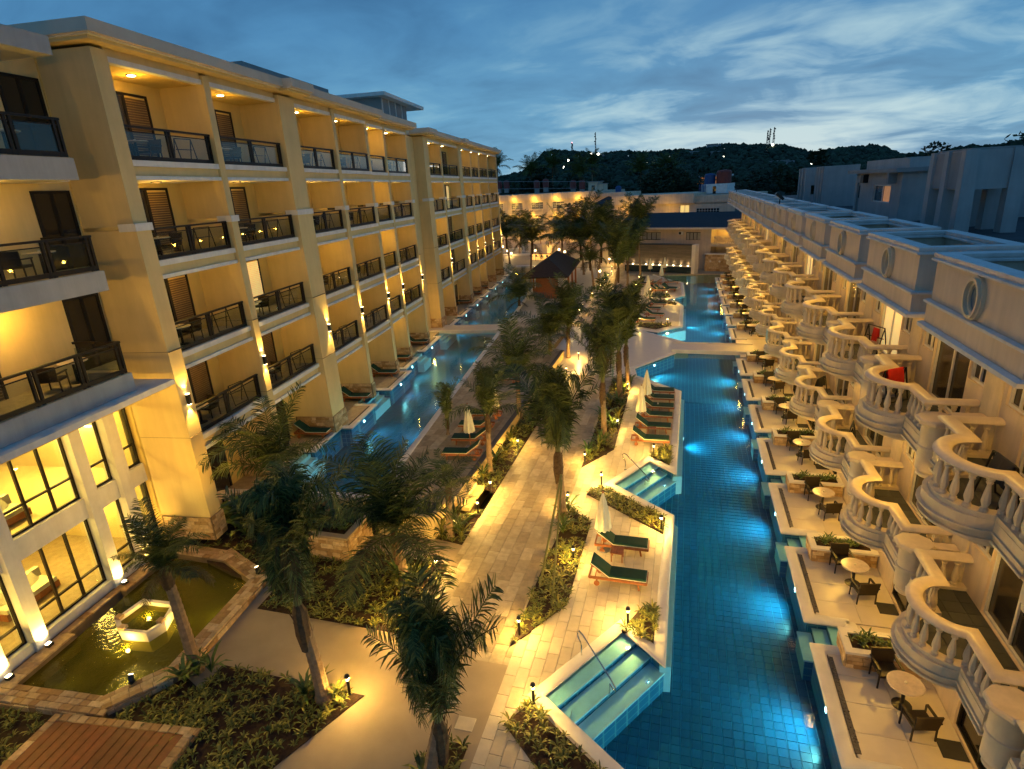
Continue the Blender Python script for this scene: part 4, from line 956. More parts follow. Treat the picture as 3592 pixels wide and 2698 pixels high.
UPL = MB().box(-.06, .10, -.09, .09, 0, .10).mesh('housing', 'black'); UPH = MB().box(-.05, .05, -.07, .07, .10, .115).mesh('lens', 'hot')
for i, (b0, b1) in enumerate(LP[1:]):
    t = thing('pillar_uplight', 'small bright ground spotlight at the foot of a lobby pillar', 'spotlight', LW(-18.13, (b0 + b1) / 2, .16), PHI, 'uplights at the lobby pillars')
    obj('housing', UPL, t); obj('lens', UPH, t); lamp('SPOT', (0, 0, .14), 85, WARM2, t, .04, 110, aim((-.18, .12, 1)), .9)
# spotlights on the pond edge that wash the hotel end wall
for (a, b_, tgt, lb_) in ((-13.15, 16.9, (-16.6, 18.6, 7.5), 'small spotlight on the far corner of the pond kerb'), (-14.0, 11.6, (-16.9, 18.6, 9.0), 'small black spotlight on the diagonal pond kerb by the timber deck')):
    p = LW(a, b_, .26); t = thing('pond_spotlight', lb_, 'spotlight', p, PHI); d = Vector((tgt[0] - a, tgt[1] - b_, tgt[2] - .4)).normalized()
    MB().box(-.07, .07, -.07, .07, 0, .05).build('base', 'black', t); MB().bar((0, 0, .05), tuple(Vector((0, 0, .12)) + d * .14), .12).build('head', 'black', t)
    e = MB().bar(tuple(Vector((0, 0, .12)) + d * .14), tuple(Vector((0, 0, .12)) + d * .15), .10).build('lens', 'hot', t); lamp('SPOT', tuple(Vector((0, 0, .12)) + d * .2), 260, WARM, t, .05, 75, aim(d), 1.0)
# ================================================================ FAR END: waterfall wall, gabled house, back building
VW0 = 84.94
def atV(x, y, v):
    d = ray(x, y); V_ = Vector((-sB, cB, 0)); t = v / d.dot(V_); return Vector((d.x * t, d.y * t, CH + d.z * t))
def uv(p): return p.x * cB + p.y * sB, -p.x * sB + p.y * cB, p.z
wf = thing('waterfall_wall', 'wide grey stone waterfall wall lit by a row of small lamps at the pool end', 'wall', (0, 0, 0), PHB)
MB().box(-47, -35.9, VW0, VW0 + .9, .0, 4.1).build('stone_face', 'waterfall', wf)
MB().box(-47, -35.9, VW0 - .28, VW0 - .001, -1.5, 1.0).build('lower_face', mat('wet_slab', (.015, .03, .04), .15), wf)
MB().box(-47, -35.9, VW0 - .34, VW0 - .001, 1.0, 1.12).build('lamp_ledge', 'coping', wf)
MB().box(-35.9, -35.35, VW0 - .4, VW0 + .9, -1.5, 4.25).build('end_pier', 'coping', wf); MB().box(-47, -35.9, VW0 - .05, VW0 + .95, 4.1, 4.25).build('top_course', 'blueroof', wf)
MB().box(-47, -35.0, VW0 - 1.0, VW0 - .35, -1.5, -.3).build('pool_bench', 'ledge', wf)
for i in range(9):
    u_ = -36.5 - i * 1.14
    l_ = MB().box(u_ - .06, u_ + .06, VW0 - .26, VW0 - .14, 1.12, 1.2).build('wall_lamp', 'hot', wf)
    lamp('SPOT', (u_, VW0 - .22, 1.24), 9, (1, .66, .30), wf, .04, 95, aim((0, .28, 1)), .8)
for i in range(4): lamp('SPOT', (-37 - i * 2.4, VW0 - .45, -.5), 30, (.5, .95, 1), wf, .05, 120, aim((0, -1, -.1)), .8)
rw = thing('stone_garden_wall', 'ochre stone wall with pale cap between waterfall and villa wing', 'wall', (0, 0, 0), PHB)
MB().box(-35.35, -30.4, 88.2, 88.6, -.3, 2.45).build('core', 'mortar', rw); MB().box(-35.4, -30.4, 88.05, 88.75, 2.45, 2.62).build('cap', 'coping', rw)
lay(clad(rw, (-35.35, 88.2), (-30.4, 88.2), 0, 2.44, .55, .3), 'stone', rw, 'stone_block', 100)
for u_ in (-34.4, -33.0, -31.6): MB().lathe([(.12, 0), (.16, .06), (.1, .08)], 10).build('water_spout', 'coping', rw, loc=(u_, 88.1, 1.5), rz=(R(90), 0, 0))
gh = thing('gabled_house', 'cream house with long dark blue pitched roof behind the waterfall wall', 'house', (0, 0, 0), PHB)
VG = VW0 + 5
g = MB(); wall(g, -50.3, -35.2, -.3, 6.3, VG, VG + .3, [(-46.8, -43.5, 4.35, 5.55), (-39.25, -36.9, 4.4, 5.58)], fY); g.box(-50.3, -50.0, VG + .3, VG + 9, -.3, 6.3); g.box(-35.5, -28.4, VG + 2.2, VG + 2.5, -.3, 6.3); g.box(-35.5, -35.2, VG + .3, VG + 2.2, -.3, 6.3)
g.build('walls', 'rcream', gh)
MB().box(-35.2, -28.4, VG - .4, VG + 2.2, 3.5, 3.95).build('balcony_floor', 'rtrim', gh)
rl = MB().box(-34.6, -29, VG - .38, VG - .24, 4.85, 4.98).build('balcony_rail', 'rtrim', gh)
for i in range(18): obj('baluster', BAL, rl, (-34.5 + i * .28, VG - .31, 3.98), 0, (1, 1, 1.15))
lamp('POINT', (-33.3, VG + 1.0, 5.9), 24, WARM, gh, .1); MB().lathe([(.1, 0), (.14, .12), (.1, .24)], 10).build('porch_lamp', 'hot', gh, loc=(-32.4, VG + .3, 5.7))
for (u0_, w_, n_) in ((-46.8, 3.3, 4), (-39.25, 2.35, 4)):
    f = MB()
    for i in range(n_ + 1): f.box(u0_ + w_ * i / n_ - .04, u0_ + w_ * i / n_ + .04, VG + .08, VG + .16, 4.38, 5.55)
    f.box(u0_, u0_ + w_, VG + .08, VG + .16, 4.36, 4.44); f.box(u0_, u0_ + w_, VG + .08, VG + .16, 5.48, 5.56); w1 = f.build('window', 'dark', gh)
    for i in range(n_): MB().box(u0_ + w_ * i / n_ + .05, u0_ + w_ * (i + 1) / n_ - .05, VG + .13, VG + .14, 4.42, 5.5).build('pane', mat('pale_pane', (.42, .40, .34), .3) if 'pale_pane' not in bpy.data.materials else bpy.data.materials['pale_pane'], w1)
for (u_, z_) in ((-40.0, 5.2), (-37.4, 2.2)):
    a_ = MB().box(u_ - .35, u_ + .35, VG - .35, VG, z_, z_ + .5).build('air_conditioner', 'white', gh); MB().box(u_ - .28, u_ + .1, VG - .36, VG - .35, z_ + .06, z_ + .44).build('grille', 'black', a_)
rf = MB(); rf.add([(-51.2, VG - .8, 6.30), (-28, VG - .8, 6.30), (-28, VG + 4, 8.35), (-51.2, VG + 4, 8.35), (-51.2, VG + 9.5, 6.0), (-28, VG + 9.5, 6.0), (-51.2, VG - .8, 6.14), (-28, VG - .8, 6.14), (-28, VG + 4, 8.19), (-51.2, VG + 4, 8.19)],
    [(0, 1, 2, 3), (3, 2, 5, 4), (6, 9, 8, 7), (0, 3, 9, 6), (1, 7, 8, 2)])
rf.build('roof', 'blueroof', gh); MB().box(-51.25, -28, VG - .86, VG - .78, 6.08, 6.34).build('eave_board', 'coping', gh)
gb_ = MB(); gb_.add([(-51.0, VG - .6, 6.2), (-51.0, VG + 8.5, 6.2), (-51.0, VG + 4, 8.2), (-50.7, VG - .6, 6.2), (-50.7, VG + 8.5, 6.2), (-50.7, VG + 4, 8.2)], [(0, 2, 1), (3, 4, 5), (0, 3, 5, 2), (0, 1, 4, 3)]); gb_.build('gable', 'rcream', gh)
lamp('POINT', (-52.2, VG + 3.5, 4.0), 34, WARM, gh, .1); lamp('POINT', (-52.5, VG + 1.0, 1.5), 22, WARM, gh, .1)
bk = thing('back_building', 'low cream building with flat roof closing the far end of the court', 'building', (0, 0, 0), PHB)
g = MB(); wall(g, -62, -38, -.3, 9.3, 107, 107.3, [(-48, -46.3, 7.4, 8.85), (-56.7, -55.2, 7.2, 8.9), (-44.9, -40.7, 7.4, 8.3)], fY); g.build('walls', 'rcream', bk)
MB().box(-62, -45.2, 106.2, 118, 9.25, 10.95).build('parapet', 'rcream', bk); MB().box(-45.2, -36, 107.0, 118, 9.0, 10.5).build('parapet', 'rcream', bk)
MB().box(-48, -46.3, 107.1, 107.12, 7.4, 8.85).build('lit_window', 'lit', bk); MB().box(-47.2, -47.1, 107.05, 107.1, 7.4, 8.85).build('mullion', 'rcap', bk)
MB().box(-56.7, -55.2, 107.1, 107.15, 7.2, 8.9).build('brown_door', 'teak', bk)
f = MB()
for i in range(9): f.box(-44.9 + i * .525 - .03, -44.9 + i * .525 + .03, 107.02, 107.1, 7.4, 8.3)
f.box(-44.9, -40.7, 107.02, 107.1, 7.83, 7.88); f.box(-44.9, -40.7, 107.02, 107.1, 8.24, 8.32); w1 = f.build('window', 'rcap', bk); MB().box(-44.9, -40.7, 107.11, 107.13, 7.4, 8.3).build('pane', 'door', w1)
lamp('POINT', (-58.5, 105, 8.4), 40, WARM, bk, .1); lamp('POINT', (-50, 104.8, 8.2), 20, WARM, bk, .1)
yb = thing('balustrade_building', 'amber lit two storey building with white paned windows and small balustrades', 'building', (0, 0, 0), PHB)
WC = [-98.4, -92.5, -86.55, -80.6, -74.65]
g = MB(); wall(g, -104, -69, -.3, 10.8, 112, 112.3, [(w, w + 3.35, z, z + 1.5) for w in WC for z in (5.3, 8.75)], fY); g.build('walls', 'rcream', yb)
MB().box(-104, -69, 111.2, 124, 10.7, 12.05).build('parapet', 'rcream', yb); MB().box(-104, -69, 110.9, 112, 7.45, 7.75).build('ledge', 'rtrim', yb); MB().box(-104, -69, 110.9, 112, 4.0, 4.3).build('ledge', 'rtrim', yb)
for w in WC:
    for z in (5.3, 8.75):
        f = MB()
        for i in range(3):
            x0, x1 = w + i * 1.15, w + i * 1.15 + 1.0
            for q in range(4): f.box(x0 + q * .31, x0 + q * .31 + .06, 112.02, 112.12, z, z + 1.5)
            for q in range(4): f.box(x0, x1, 112.02, 112.11, z + q * .48, z + q * .48 + .06)
        w1 = f.build('window', 'rcap', yb); MB().box(w, w + 3.3, 112.14, 112.16, z, z + 1.5).build('pane', 'door', w1)
        r_ = MB().box(w - .6, w + 3.9, 110.9, 111.1, z - .15, z).build('balcony_rail', 'rtrim', yb)
        for i in range(14): obj('baluster', BAL, r_, (w - .5 + i * .33, 111.0, z - 1.0), 0, (1.1, 1.1, 1.15))
    lamp('POINT', (w + 1.5, 110.6, 10.4), 44, WARM, yb, .12); lamp('POINT', (w + 1.5, 110.6, 7.1), 40, WARM, yb, .12); lamp('POINT', (w + 1.5, 110, 3.6), 36, WARM, yb, .12)
stt = thing('court_staircase', 'white outdoor staircase with balustrade and small blue awning in the court corner', 'staircase', (0, 0, 0), PHB)
MB().box(-69, -62, 110, 118, 0, 7.0).build('landing_block', 'rcream', stt); MB().box(-69, -62, 112.2, 118, 7.0, 10.9).build('upper_wall', 'rcream', stt); MB().box(-69.2, -61.8, 111.5, 118, 10.9, 11.6).build('parapet', 'rcream', stt)
fl_ = MB(); fl_.add([(-67, 108.4, 6.9), (-60, 106.4, 4.0), (-60, 107.4, 4.0), (-67, 109.6, 6.9), (-67, 108.4, 7.9), (-60, 106.4, 5.0), (-60, 106.55, 5.0), (-67, 108.55, 7.9)], [(0, 1, 2, 3), (0, 1, 5, 4), (4, 5, 6, 7)]); fl_.build('stair_side', 'rcap', stt)
MB().box(-61.5, -56.8, 105.5, 107.0, 3.4, 6.2).build('lower_landing', 'rcream', stt); r_ = MB().box(-60.5, -56.8, 105.5, 105.7, 7.0, 7.15).build('balcony_rail', 'rtrim', stt)
for i in range(10): obj('baluster', BAL, r_, (-60.3 + i * .36, 105.6, 6.2), 0, (1.1, 1.1, 1.1))
aw = MB(); aw.add([(-68, 109.5, 9.7), (-62.6, 107.5, 8.8), (-61.5, 109, 9.6), (-66, 112, 11.0)], [(0, 1, 2, 3)]); aw.add([(-68, 109.5, 9.55), (-62.6, 107.5, 8.65), (-61.5, 109, 9.45), (-66, 112, 10.85)], [(3, 2, 1, 0)]); aw.build('awning', 'blueroof', stt)
lamp('POINT', (-65, 109, 5.6), 40, WARM, stt, .12); lamp('POINT', (-63, 105.5, 2.4), 30, WARM, stt, .12)
# roof tanks and hut on the balustrade building
r3_ = zm(1700, 400, .27125); r4_ = zm(2300, 400, .27125)
def tank(px, m, lab, v, grp=None, sc=1.0):
    p = atV(*px, v); u_, v_, z_ = uv(p)
    t = thing('water_tank', lab, 'tank', (p.x, p.y, z_ - 1.7 * sc), 0, grp)
    MB().lathe([(.62 * sc, 0), (.64 * sc, .3), (.62 * sc, .34), (.64 * sc, .9 * sc), (.62 * sc, .95 * sc), (.64 * sc, 1.35 * sc), (.5 * sc, 1.55 * sc), (.2 * sc, 1.7 * sc), (0, 1.72 * sc)], 16).build('tank', m, t, True)
    MB().box(-.5, .5, -.5, .5, -1.0, 0.0).build('stand', 'grey', t)
for i, q in enumerate(((185, 865), (280, 858), (672, 855), (788, 838), (1143, 855), (1260, 855))): tank(r3_(*q), 'tank_r', 'dark red round water tank with domed lid on the far flat roof', 119, 'red tanks on the far roof', 1.15)
tank(r3_(1730, 928), 'tank_b', 'blue round water tank beside the small roof hut', 116)
p = atV(*r3_(1400, 990), 119); hu = thing('roof_hut', 'small pale hut with flat lid roof and barred window on the far roof', 'hut', (p.x, p.y, 11.9), PHB)
MB().box(-1.2, 1.2, 0, 2.2, 0, 2.0).build('walls', 'rcream', hu); MB().box(-1.5, 1.5, -.3, 2.4, 2.0, 2.15).build('roof', 'grey', hu); MB().box(1.2, 2.6, .2, 2.0, 0, 1.5).build('side_room', 'rcream', hu); MB().box(1.2, 2.8, -.1, 2.1, 1.5, 1.62).build('side_roof', 'grey', hu); MB().box(-.3, .5, -.03, 0, .4, 1.3).build('window', 'door', hu)
rt_ = thing('roof_pipe_rail', 'thin pipe rail running along the far flat roof', 'railing')
for z_, a_, b_ in ((13.2, (180, 875), (1300, 875)), (12.3, (180, 970), (1190, 960))): MB().tube([atV(*r3_(*a_), 118), atV(*r3_(*b_), 118)], .05, 5).build('pipe', 'slatw', rt_)
p = atV(*r4_(790, 1035), 112); tw = thing('tank_house', 'white roof shed carrying red and blue tanks at the villa wing end', 'shed', (p.x, p.y, 10.6), PHB)
MB().box(-3.0, 1.8, 0, 4, 0, 1.7).build('walls', 'white', tw); MB().box(-.8, -.2, -.02, 0, 0, 1.3).build('door', 'door', tw); MB().lathe([(1.3, 1.7), (1.35, 3.7), (1.1, 4.0), (0, 4.1)], 18, .6, 1.5).build('red_tank', 'tank_r', tw, True)
MB().lathe([(1.0, 1.7), (1.0, 3.3), (.8, 3.5), (0, 3.6)], 18, -1.9, 1.2).build('blue_tank', 'tank_b', tw, True)
for i in range(5): MB().box(-3.3 + i * .28, -3.2 + i * .28, -.4, -.3, 0, 1.7).build('slat', 'tank_b', tw)
p = atV(*r4_(640, 900), 150); t = thing('lit_far_house', 'far house with orange lit wall and white roof below the hill', 'house', (p.x, p.y, 10.0), PHB)
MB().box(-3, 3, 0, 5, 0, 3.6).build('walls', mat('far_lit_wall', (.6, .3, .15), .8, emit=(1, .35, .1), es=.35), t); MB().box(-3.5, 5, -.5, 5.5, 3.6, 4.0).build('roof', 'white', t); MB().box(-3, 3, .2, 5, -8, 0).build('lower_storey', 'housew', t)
# ================================================================ HILLS
RID = [(-75, 1.2), (-50, 1.5), (-35, 1.4), (-24, 1.3), (-17.2, 1.1), (-15.7, 1.35), (-14.8, 1.5), (-13.6, 2.35), (-12.8, 3.0), (-11.8, 3.2), (-9.2, 2.82), (-7.9, 2.62), (-5.9, 2.73), (-4.7, 2.58), (-2.9, 2.42), (-1.2, 2.54), (.2, 2.44), (1.4, 2.6), (3.2, 2.68), (6.2, 2.35), (7.3, 2.33), (8.4, 1.97), (9.7, 1.54), (11.1, 1.65), (12.3, 1.73), (13.7, 1.77), (14.7, 1.58), (15.7, 1.0), (17.5, .8), (18.9, 1.05), (20, 1.25), (21.2, 1.1), (23.1, 1.27), (30, 1.5), (45, 1.3), (75, 1.2)]
RR, R0 = 900.0, 430.0
def ridge(a):
    for (a0, e0), (a1, e1) in zip(RID, RID[1:]):
        if a0 <= a <= a1: return CH + RR * math.tan(R(e0 + (e1 - e0) * (a - a0) / (a1 - a0)))
    return CH
hv = []; hf = []; na, nr = 200, 12
for i in range(na + 1):
    a = -74.9 + 149.8 * i / na; zr = ridge(a) - 5
    for j in range(nr + 1):
        t = j / nr; r = R0 + (RR - R0) * t; z = -1.7 + (zr + 1.7) * (t ** 1.15) + random.uniform(-1.5, 1.5) * (0 < j)
        if j == nr: r = RR + 160; z = zr - 14
        hv.append((r * math.sin(R(a)), r * math.cos(R(a)), z))
for i in range(na):
    for j in range(nr): n0 = i * (nr + 1) + j; hf.append((n0, n0 + nr + 1, n0 + nr + 2, n0 + 1))
h_ = MB(); h_.add(hv, hf); hill = struct('hills', h_, 'forest')
def clump(mb, c, r, sq=.8):
    """rough leafy lump: jittered 12-vertex ball"""
    ph = [(0, 0, 1)] + [(math.cos(q) * .85, math.sin(q) * .85, .45) for q in (0, 1.257, 2.513, 3.77, 5.027)] + [(math.cos(q) * .9, math.sin(q) * .9, -.4) for q in (.63, 1.885, 3.14, 4.4, 5.65)] + [(0, 0, -.8)]
    vs = [(c[0] + x * r * random.uniform(.6, 1.35), c[1] + y * r * random.uniform(.6, 1.35), c[2] + z * r * sq * random.uniform(.6, 1.35)) for x, y, z in ph]
    fs = [(0, 1 + i, 1 + (i + 1) % 5) for i in range(5)]
    for i in range(5): fs += [(1 + i, 6 + i, 1 + (i + 1) % 5), (6 + i, 6 + (i + 1) % 5, 1 + (i + 1) % 5), (11, 6 + (i + 1) % 5, 6 + i)]
    mb.add(vs, fs)
fo_ = MB()
for _ in range(9000):
    a = random.uniform(-30, 32); t = random.random() ** .7 if random.random() < .8 else 1.0; zr = ridge(a) - 5; r = R0 + (RR - R0) * t
    z = -1.7 + (zr + 1.7) * t ** 1.15; rad = random.uniform(2.0, 4.6)
    clump(fo_, (r * math.sin(R(a)), r * math.cos(R(a)), z + rad * .5), rad)
fo_.build('hillside_forest', 'forest', None, kind='stuff', label='dark tropical forest covering the hills behind the resort', cat='forest')
def onhill(x, y):
    d = ray(x, y); a = math.degrees(math.atan2(d.x, d.y)); te = d.z / math.hypot(d.x, d.y); zr = ridge(a) - 5; r = RR
    for i in range(60):
        t = i / 60; rr = R0 + (RR - R0) * t
        if -1.7 + (zr + 1.7) * t ** 1.15 >= CH + rr * te: r = rr; break
    return Vector((r * math.sin(R(a)), r * math.cos(R(a)), CH + r * te))
LG = MB().lathe([(0, -1), (.8, -.6), (1, 0), (.8, .6), (0, 1)], 8).mesh('bulb', mat('hill_bulb', (1, 1, .9), .5, emit=(1, .95, .75), es=9)); PO = MB().box(-.15, .15, -.15, .15, -7, -.5).mesh('pole', 'mdark')
for q in ((r3_(1470, 525), 2.2), (r3_(1035, 600), 2.0), (r3_(1080, 600), 1.3), (r3_(1022, 690), 1.3), (r3_(2110, 640), 1.5), (r3_(2143, 662), 1.8), (r3_(1380, 512), .9), (r4_(550, 535), .9), (r4_(790, 547), .8), (r4_(877, 553), .8), (r4_(1512, 398), 1.6), (r4_(2005, 660), 1.6)):
    p = onhill(*q[0]); t = thing('hill_lamp', 'small white lamp shining on the dark forested hill', 'lamp', p * .97 + Vector((0, 0, CH * .03)), 0, 'lamps scattered over the hill'); obj('bulb', LG, t, sc=(q[1],) * 3); obj('pole', PO, t)
def mast(px0, px1, lab, w=1.0):
    p = onhill(*px0); d = ray(*px1); zt = CH + d.z * math.hypot(p.x, p.y) / math.hypot(d.x, d.y); t = thing('radio_mast', lab, 'mast', (p.x, p.y, p.z - 8)); h = zt - p.z + 8; b = MB()
    for sx, sy in ((-1, -1), (1, -1), (1, 1), (-1, 1)): b.bar((sx * w, sy * w, 0), (sx * w * .3, sy * w * .3, h), .35)
    n = 9
    for i in range(n):
        z0, z1 = h * i / n, h * (i + 1) / n; k0 = w * (1 - .7 * i / n); k1 = w * (1 - .7 * (i + 1) / n); b.bar((-k0, -k0, z0), (k1, -k1, z1), .25); b.bar((k0, -k0, z0), (-k1, -k1, z1), .25)
    b.build('lattice', 'mdark', t)
    for i in range(5): z = h * (.5 + .1 * i); MB().lathe([(.9, 0), (.9, 1.6)], 8, random.uniform(-1, 1), -w * .6).build('antenna', 'mdark', t, loc=(0, 0, z))
mast(r4_(1440, 385), r4_(1452, 210), 'leftmost lattice mast of the cluster of three on the ridge'); mast(r4_(1468, 385), r4_(1484, 185), 'thin middle lattice mast of the ridge cluster', .7); mast(r4_(1520, 390), r4_(1545, 170), 'tallest lattice mast of the ridge cluster beside a lamp', 1.1)
mast(r3_(1435, 475), r3_(1437, 235), 'single slim radio mast standing alone on the hill ridge', .7); mast(r3_(1132, 455), r3_(1130, 372), 'short radio mast with red beacon near the hill end', 1.2)
p = onhill(*r3_(1130, 455)); d = ray(*r3_(1128, 374)); t = thing('mast_beacon', 'red pink beacon lamp on the short radio mast', 'lamp', (p.x, p.y, CH + d.z * math.hypot(p.x, p.y) / math.hypot(d.x, d.y))); MB().lathe([(0, -1.2), (1.3, 0), (0, 1.2)], 8).build('bulb', mat('beacon', (1, .3, .4), .5, emit=(1, .45, .5), es=3), t)
for q, w, h, lab in ((r4_(750, 440), 18, 12, 'biggest pale villa on the crest of the hill'), (r4_(560, 515), 22, 7, 'long low pale villa under the hill crest'), (r4_(800, 520), 16, 7, 'pale villa below the crest villa'), (r4_(1620, 640), 24, 6, 'bluish white villa low on the hill flank'), (r3_(1500, 540), 10, 3, 'tiny pale roof beside the hill lamp')):
    p = onhill(*q); t = thing('hill_villa', lab, 'house', p * .985 + Vector((0, 0, CH * .015))); b = MB().box(-w / 2, w / 2, -4, 6, -h, h * .35); b.build('walls', 'housew', t)
    MB().box(-w * .55, w * .3, -5, 7, h * .35, h * .35 + 1).build('roof', 'grey', t)
    for i in range(4): MB().box(-w * .42 + i * w * .22, -w * .30 + i * w * .22, -4.1, -4, -h * .35, h * .1).build('window', 'door', t)
# ================================================================ PALMS
def frond_mesh(name, L, e0, bend, nl=40, ll=.62, droop=.5, m='palm', stem=.0, ragged=.15, b0=.0, b1=1.0, lw=.017, lat=1.0):
    """one feather leaf growing along +x: curved midrib and two rows of drooping leaflets"""
    b = MB(); pts = []; n = 18; p = Vector((0, 0, 0))
    for i in range(n + 1):
        pts.append(p.copy()); t = i / n; k = min(1, max(0, (t - b0) / (b1 - b0))); k = k * k * (3 - 2 * k) if b0 > 0 else k ** 1.4
        e = e0 - bend * k; p = p + Vector((math.cos(e), random.uniform(-.02, .02), math.sin(e))) * (L / n)
    b.tube(pts, [.022 * (1 - .85 * i / n) + .003 for i in range(n + 1)], 4)
    for i in range(nl):
        t = .10 + stem + (.90 - stem) * (i + .3) / nl; f = min(t * n, n - .001); k = int(f); q = pts[k].lerp(pts[k + 1], f - k); d = (pts[k + 1] - pts[k]).normalized()
        l_ = ll * (math.sin(math.pi * min(.97, .14 + .80 * (t - stem) / (1 - stem))) ** .6) * random.uniform(1 - ragged, 1 + ragged * .6)
        up_ = Vector((0, 1, 0)).cross(d) * -1; up_ = up_ if up_.z > 0 else -up_
        for s_ in (-1, 1):
            out = (Vector((0, s_, 0)) * (random.uniform(.55, .95) * lat) + d * random.uniform(.35, .75) + up_ * random.uniform(-.05, .30)).normalized()
            w = lw * random.uniform(.8, 1.4); dr = Vector((0, 0, -1)) * (droop * random.uniform(.4, 1.5))
            a1 = q + out * (l_ * .45); out2 = (out + dr * .9).normalized(); a2 = a1 + out2 * (l_ * .40); out3 = (out2 + dr * 1.0).normalized(); a3 = a2 + out3 * (l_ * .28); c = d * w
            b.add([q - c * .5, q + c * .5, a1 + c, a1 - c, a2 + c * .7, a2 - c * .7, a3], [(0, 1, 2, 3), (3, 2, 4, 5), (5, 4, 6)])
    return b.mesh(name, m)
FR_UP = [frond_mesh('frond', 2.9, R(82), R(28), 56, .58, .25), frond_mesh('frond', 2.6, R(84), R(55), 52, .55, .40), frond_mesh('frond', 2.8, R(78), R(45), 54, .6, .35)]
FR_MID = [frond_mesh('frond', 2.9, R(68), R(70), 60, .72, .40), frond_mesh('frond', 2.9, R(56), R(80), 60, .76, .5), frond_mesh('frond', 2.7, R(72), R(110), 58, .7, .6)]
FR_LOW = [frond_mesh('frond', 2.6, R(36), R(90), 56, .70, .7), frond_mesh('frond', 2.5, R(50), R(130), 54, .66, .8)]
FR_DRY = [frond_mesh('frond', 2.0, R(10), R(95), 42, .55, .9, 'palmd', ragged=.35), frond_mesh('frond', 1.8, R(-25), R(60), 36, .5, .9, 'palmd', ragged=.35)]
FR_MOP = [frond_mesh('frond', 3.3, R(87), R(165), 62, .58, 1.0, stem=.30, b0=.38, b1=.78, lat=.5), frond_mesh('frond', 3.0, R(84), R(170), 60, .56, 1.1, stem=.28, b0=.34, b1=.74, lat=.5), frond_mesh('frond', 3.4, R(85), R(140), 62, .58, .9, stem=.32, b0=.40, b1=.95, lat=.55), frond_mesh('frond', 3.0, R(86), R(172), 56, .5, 1.1, 'palmd', stem=.32, ragged=.35, b0=.4, b1=.72, lat=.5), frond_mesh('frond', 3.2, R(80), R(130), 60, .6, .9, stem=.3, b0=.35, b1=1.0, lat=.6)]
SPEAR = MB()
for i in range(9):
    a = random.uniform(0, 6.28); r = .04; SPEAR.add([(math.cos(a) * .02, math.sin(a) * .02, 0), (math.cos(a + .6) * .03, math.sin(a + .6) * .03, .4), (math.cos(a) * r * 2.4, math.sin(a) * r * 2.4, random.uniform(1.2, 1.7)), (math.cos(a - .6) * .03, math.sin(a - .6) * .03, .4)], [(0, 1, 2, 3)])
SPEARM = SPEAR.mesh('spear_leaf', 'palm')
def trunk_mesh(h, lean, r0, r1, rings=True):
    b = MB(); n = max(10, int(h / .11)); pts = []; rr = []
    for i in range(n + 1):
        t = i / n; pts.append((lean[0] * t ** 1.5, lean[1] * t ** 1.5, h * t)); rr.append((r0 + (r1 - r0) * t + .06 * max(0, 1 - t * 9)) * (1.0 + (.055 if i % 2 else -.03)))
    b.tube(pts, rr, 9); return b.mesh('trunk', 'trunk', False)
def palm(base, top, label, style='arch', nf=17, scale=1.0, r=.15, group=None, seed=0, zb=0.0, cat='palm tree'):
    random.seed(100 + seed); p = Vector((base[0], base[1], zb)); q = Vector(top); h = max(1.0, q.z - zb); lean = (q.x - p.x, q.y - p.y)
    t = thing('palm_tree', label, cat, p, 0, group); obj('trunk', trunk_mesh(h, lean, r, r * .68), t)
    c = Vector((lean[0], lean[1], h))
    bt = MB()                                      # old leaf bases and fibre under the crown
    for i in range(16):
        a = random.uniform(0, 6.28); z0 = h - random.uniform(.05, .75) * scale; rr = r * .8; o = random.uniform(.05, .16)
        bt.add([(c.x + math.cos(a) * rr - math.sin(a) * .05, c.y + math.sin(a) * rr + math.cos(a) * .05, z0 - .1), (c.x + math.cos(a) * rr + math.sin(a) * .05, c.y + math.sin(a) * rr - math.cos(a) * .05, z0 - .1), (c.x + math.cos(a) * (rr + o), c.y + math.sin(a) * (rr + o), z0 + random.uniform(.15, .4))], [(0, 1, 2)])
    bt.lathe([(r * .68, h - .9 * scale), (r * 1.05, h - .5 * scale), (r * .95, h - .1), (r * .5, h + .15)], 9, c.x, c.y); bt.build('leaf_bases', 'boot', t)
    if style in ('mop', 'up'):
        st_ = MB()
        for i in range(9):
            a = i * .7; x, y = math.cos(a) * .07, math.sin(a) * .07; st_.tube([c + Vector((x, y, -.1)), c + Vector((x * 1.7, y * 1.7, .9 * scale))], [.035, .02], 5)
        st_.build('leaf_stalks', 'stalk', t)
    for i in range(nf):
        az_ = i * 2.39996 + random.uniform(-.3, .3); u = i / nf
        if style == 'arch': me = random.choice(FR_UP if u < .26 else FR_MID if u < .66 else FR_LOW if u < .86 else FR_DRY)
        elif style == 'mop': me = random.choice(FR_MOP if u > .2 else FR_UP)
        elif style == 'shag': me = random.choice(FR_UP if u < .30 else FR_MID if u < .5 else FR_MOP if u < .85 else FR_LOW)
        else: me = random.choice(FR_UP if u < .55 else FR_MOP)
        s_ = scale * random.uniform(.82, 1.12); o = obj('frond', me, t, c + Vector((0, 0, random.uniform(-.15, .05))), (random.uniform(-.12, .12), random.uniform(-.14, .14), az_), (s_ * .45, s_ * .85, s_ * 1.12) if me in FR_MOP else (s_, s_, s_))
    obj('spear_leaf', SPEARM, t, c, (0, 0, seed), (scale, scale, scale * 1.1))
    return t
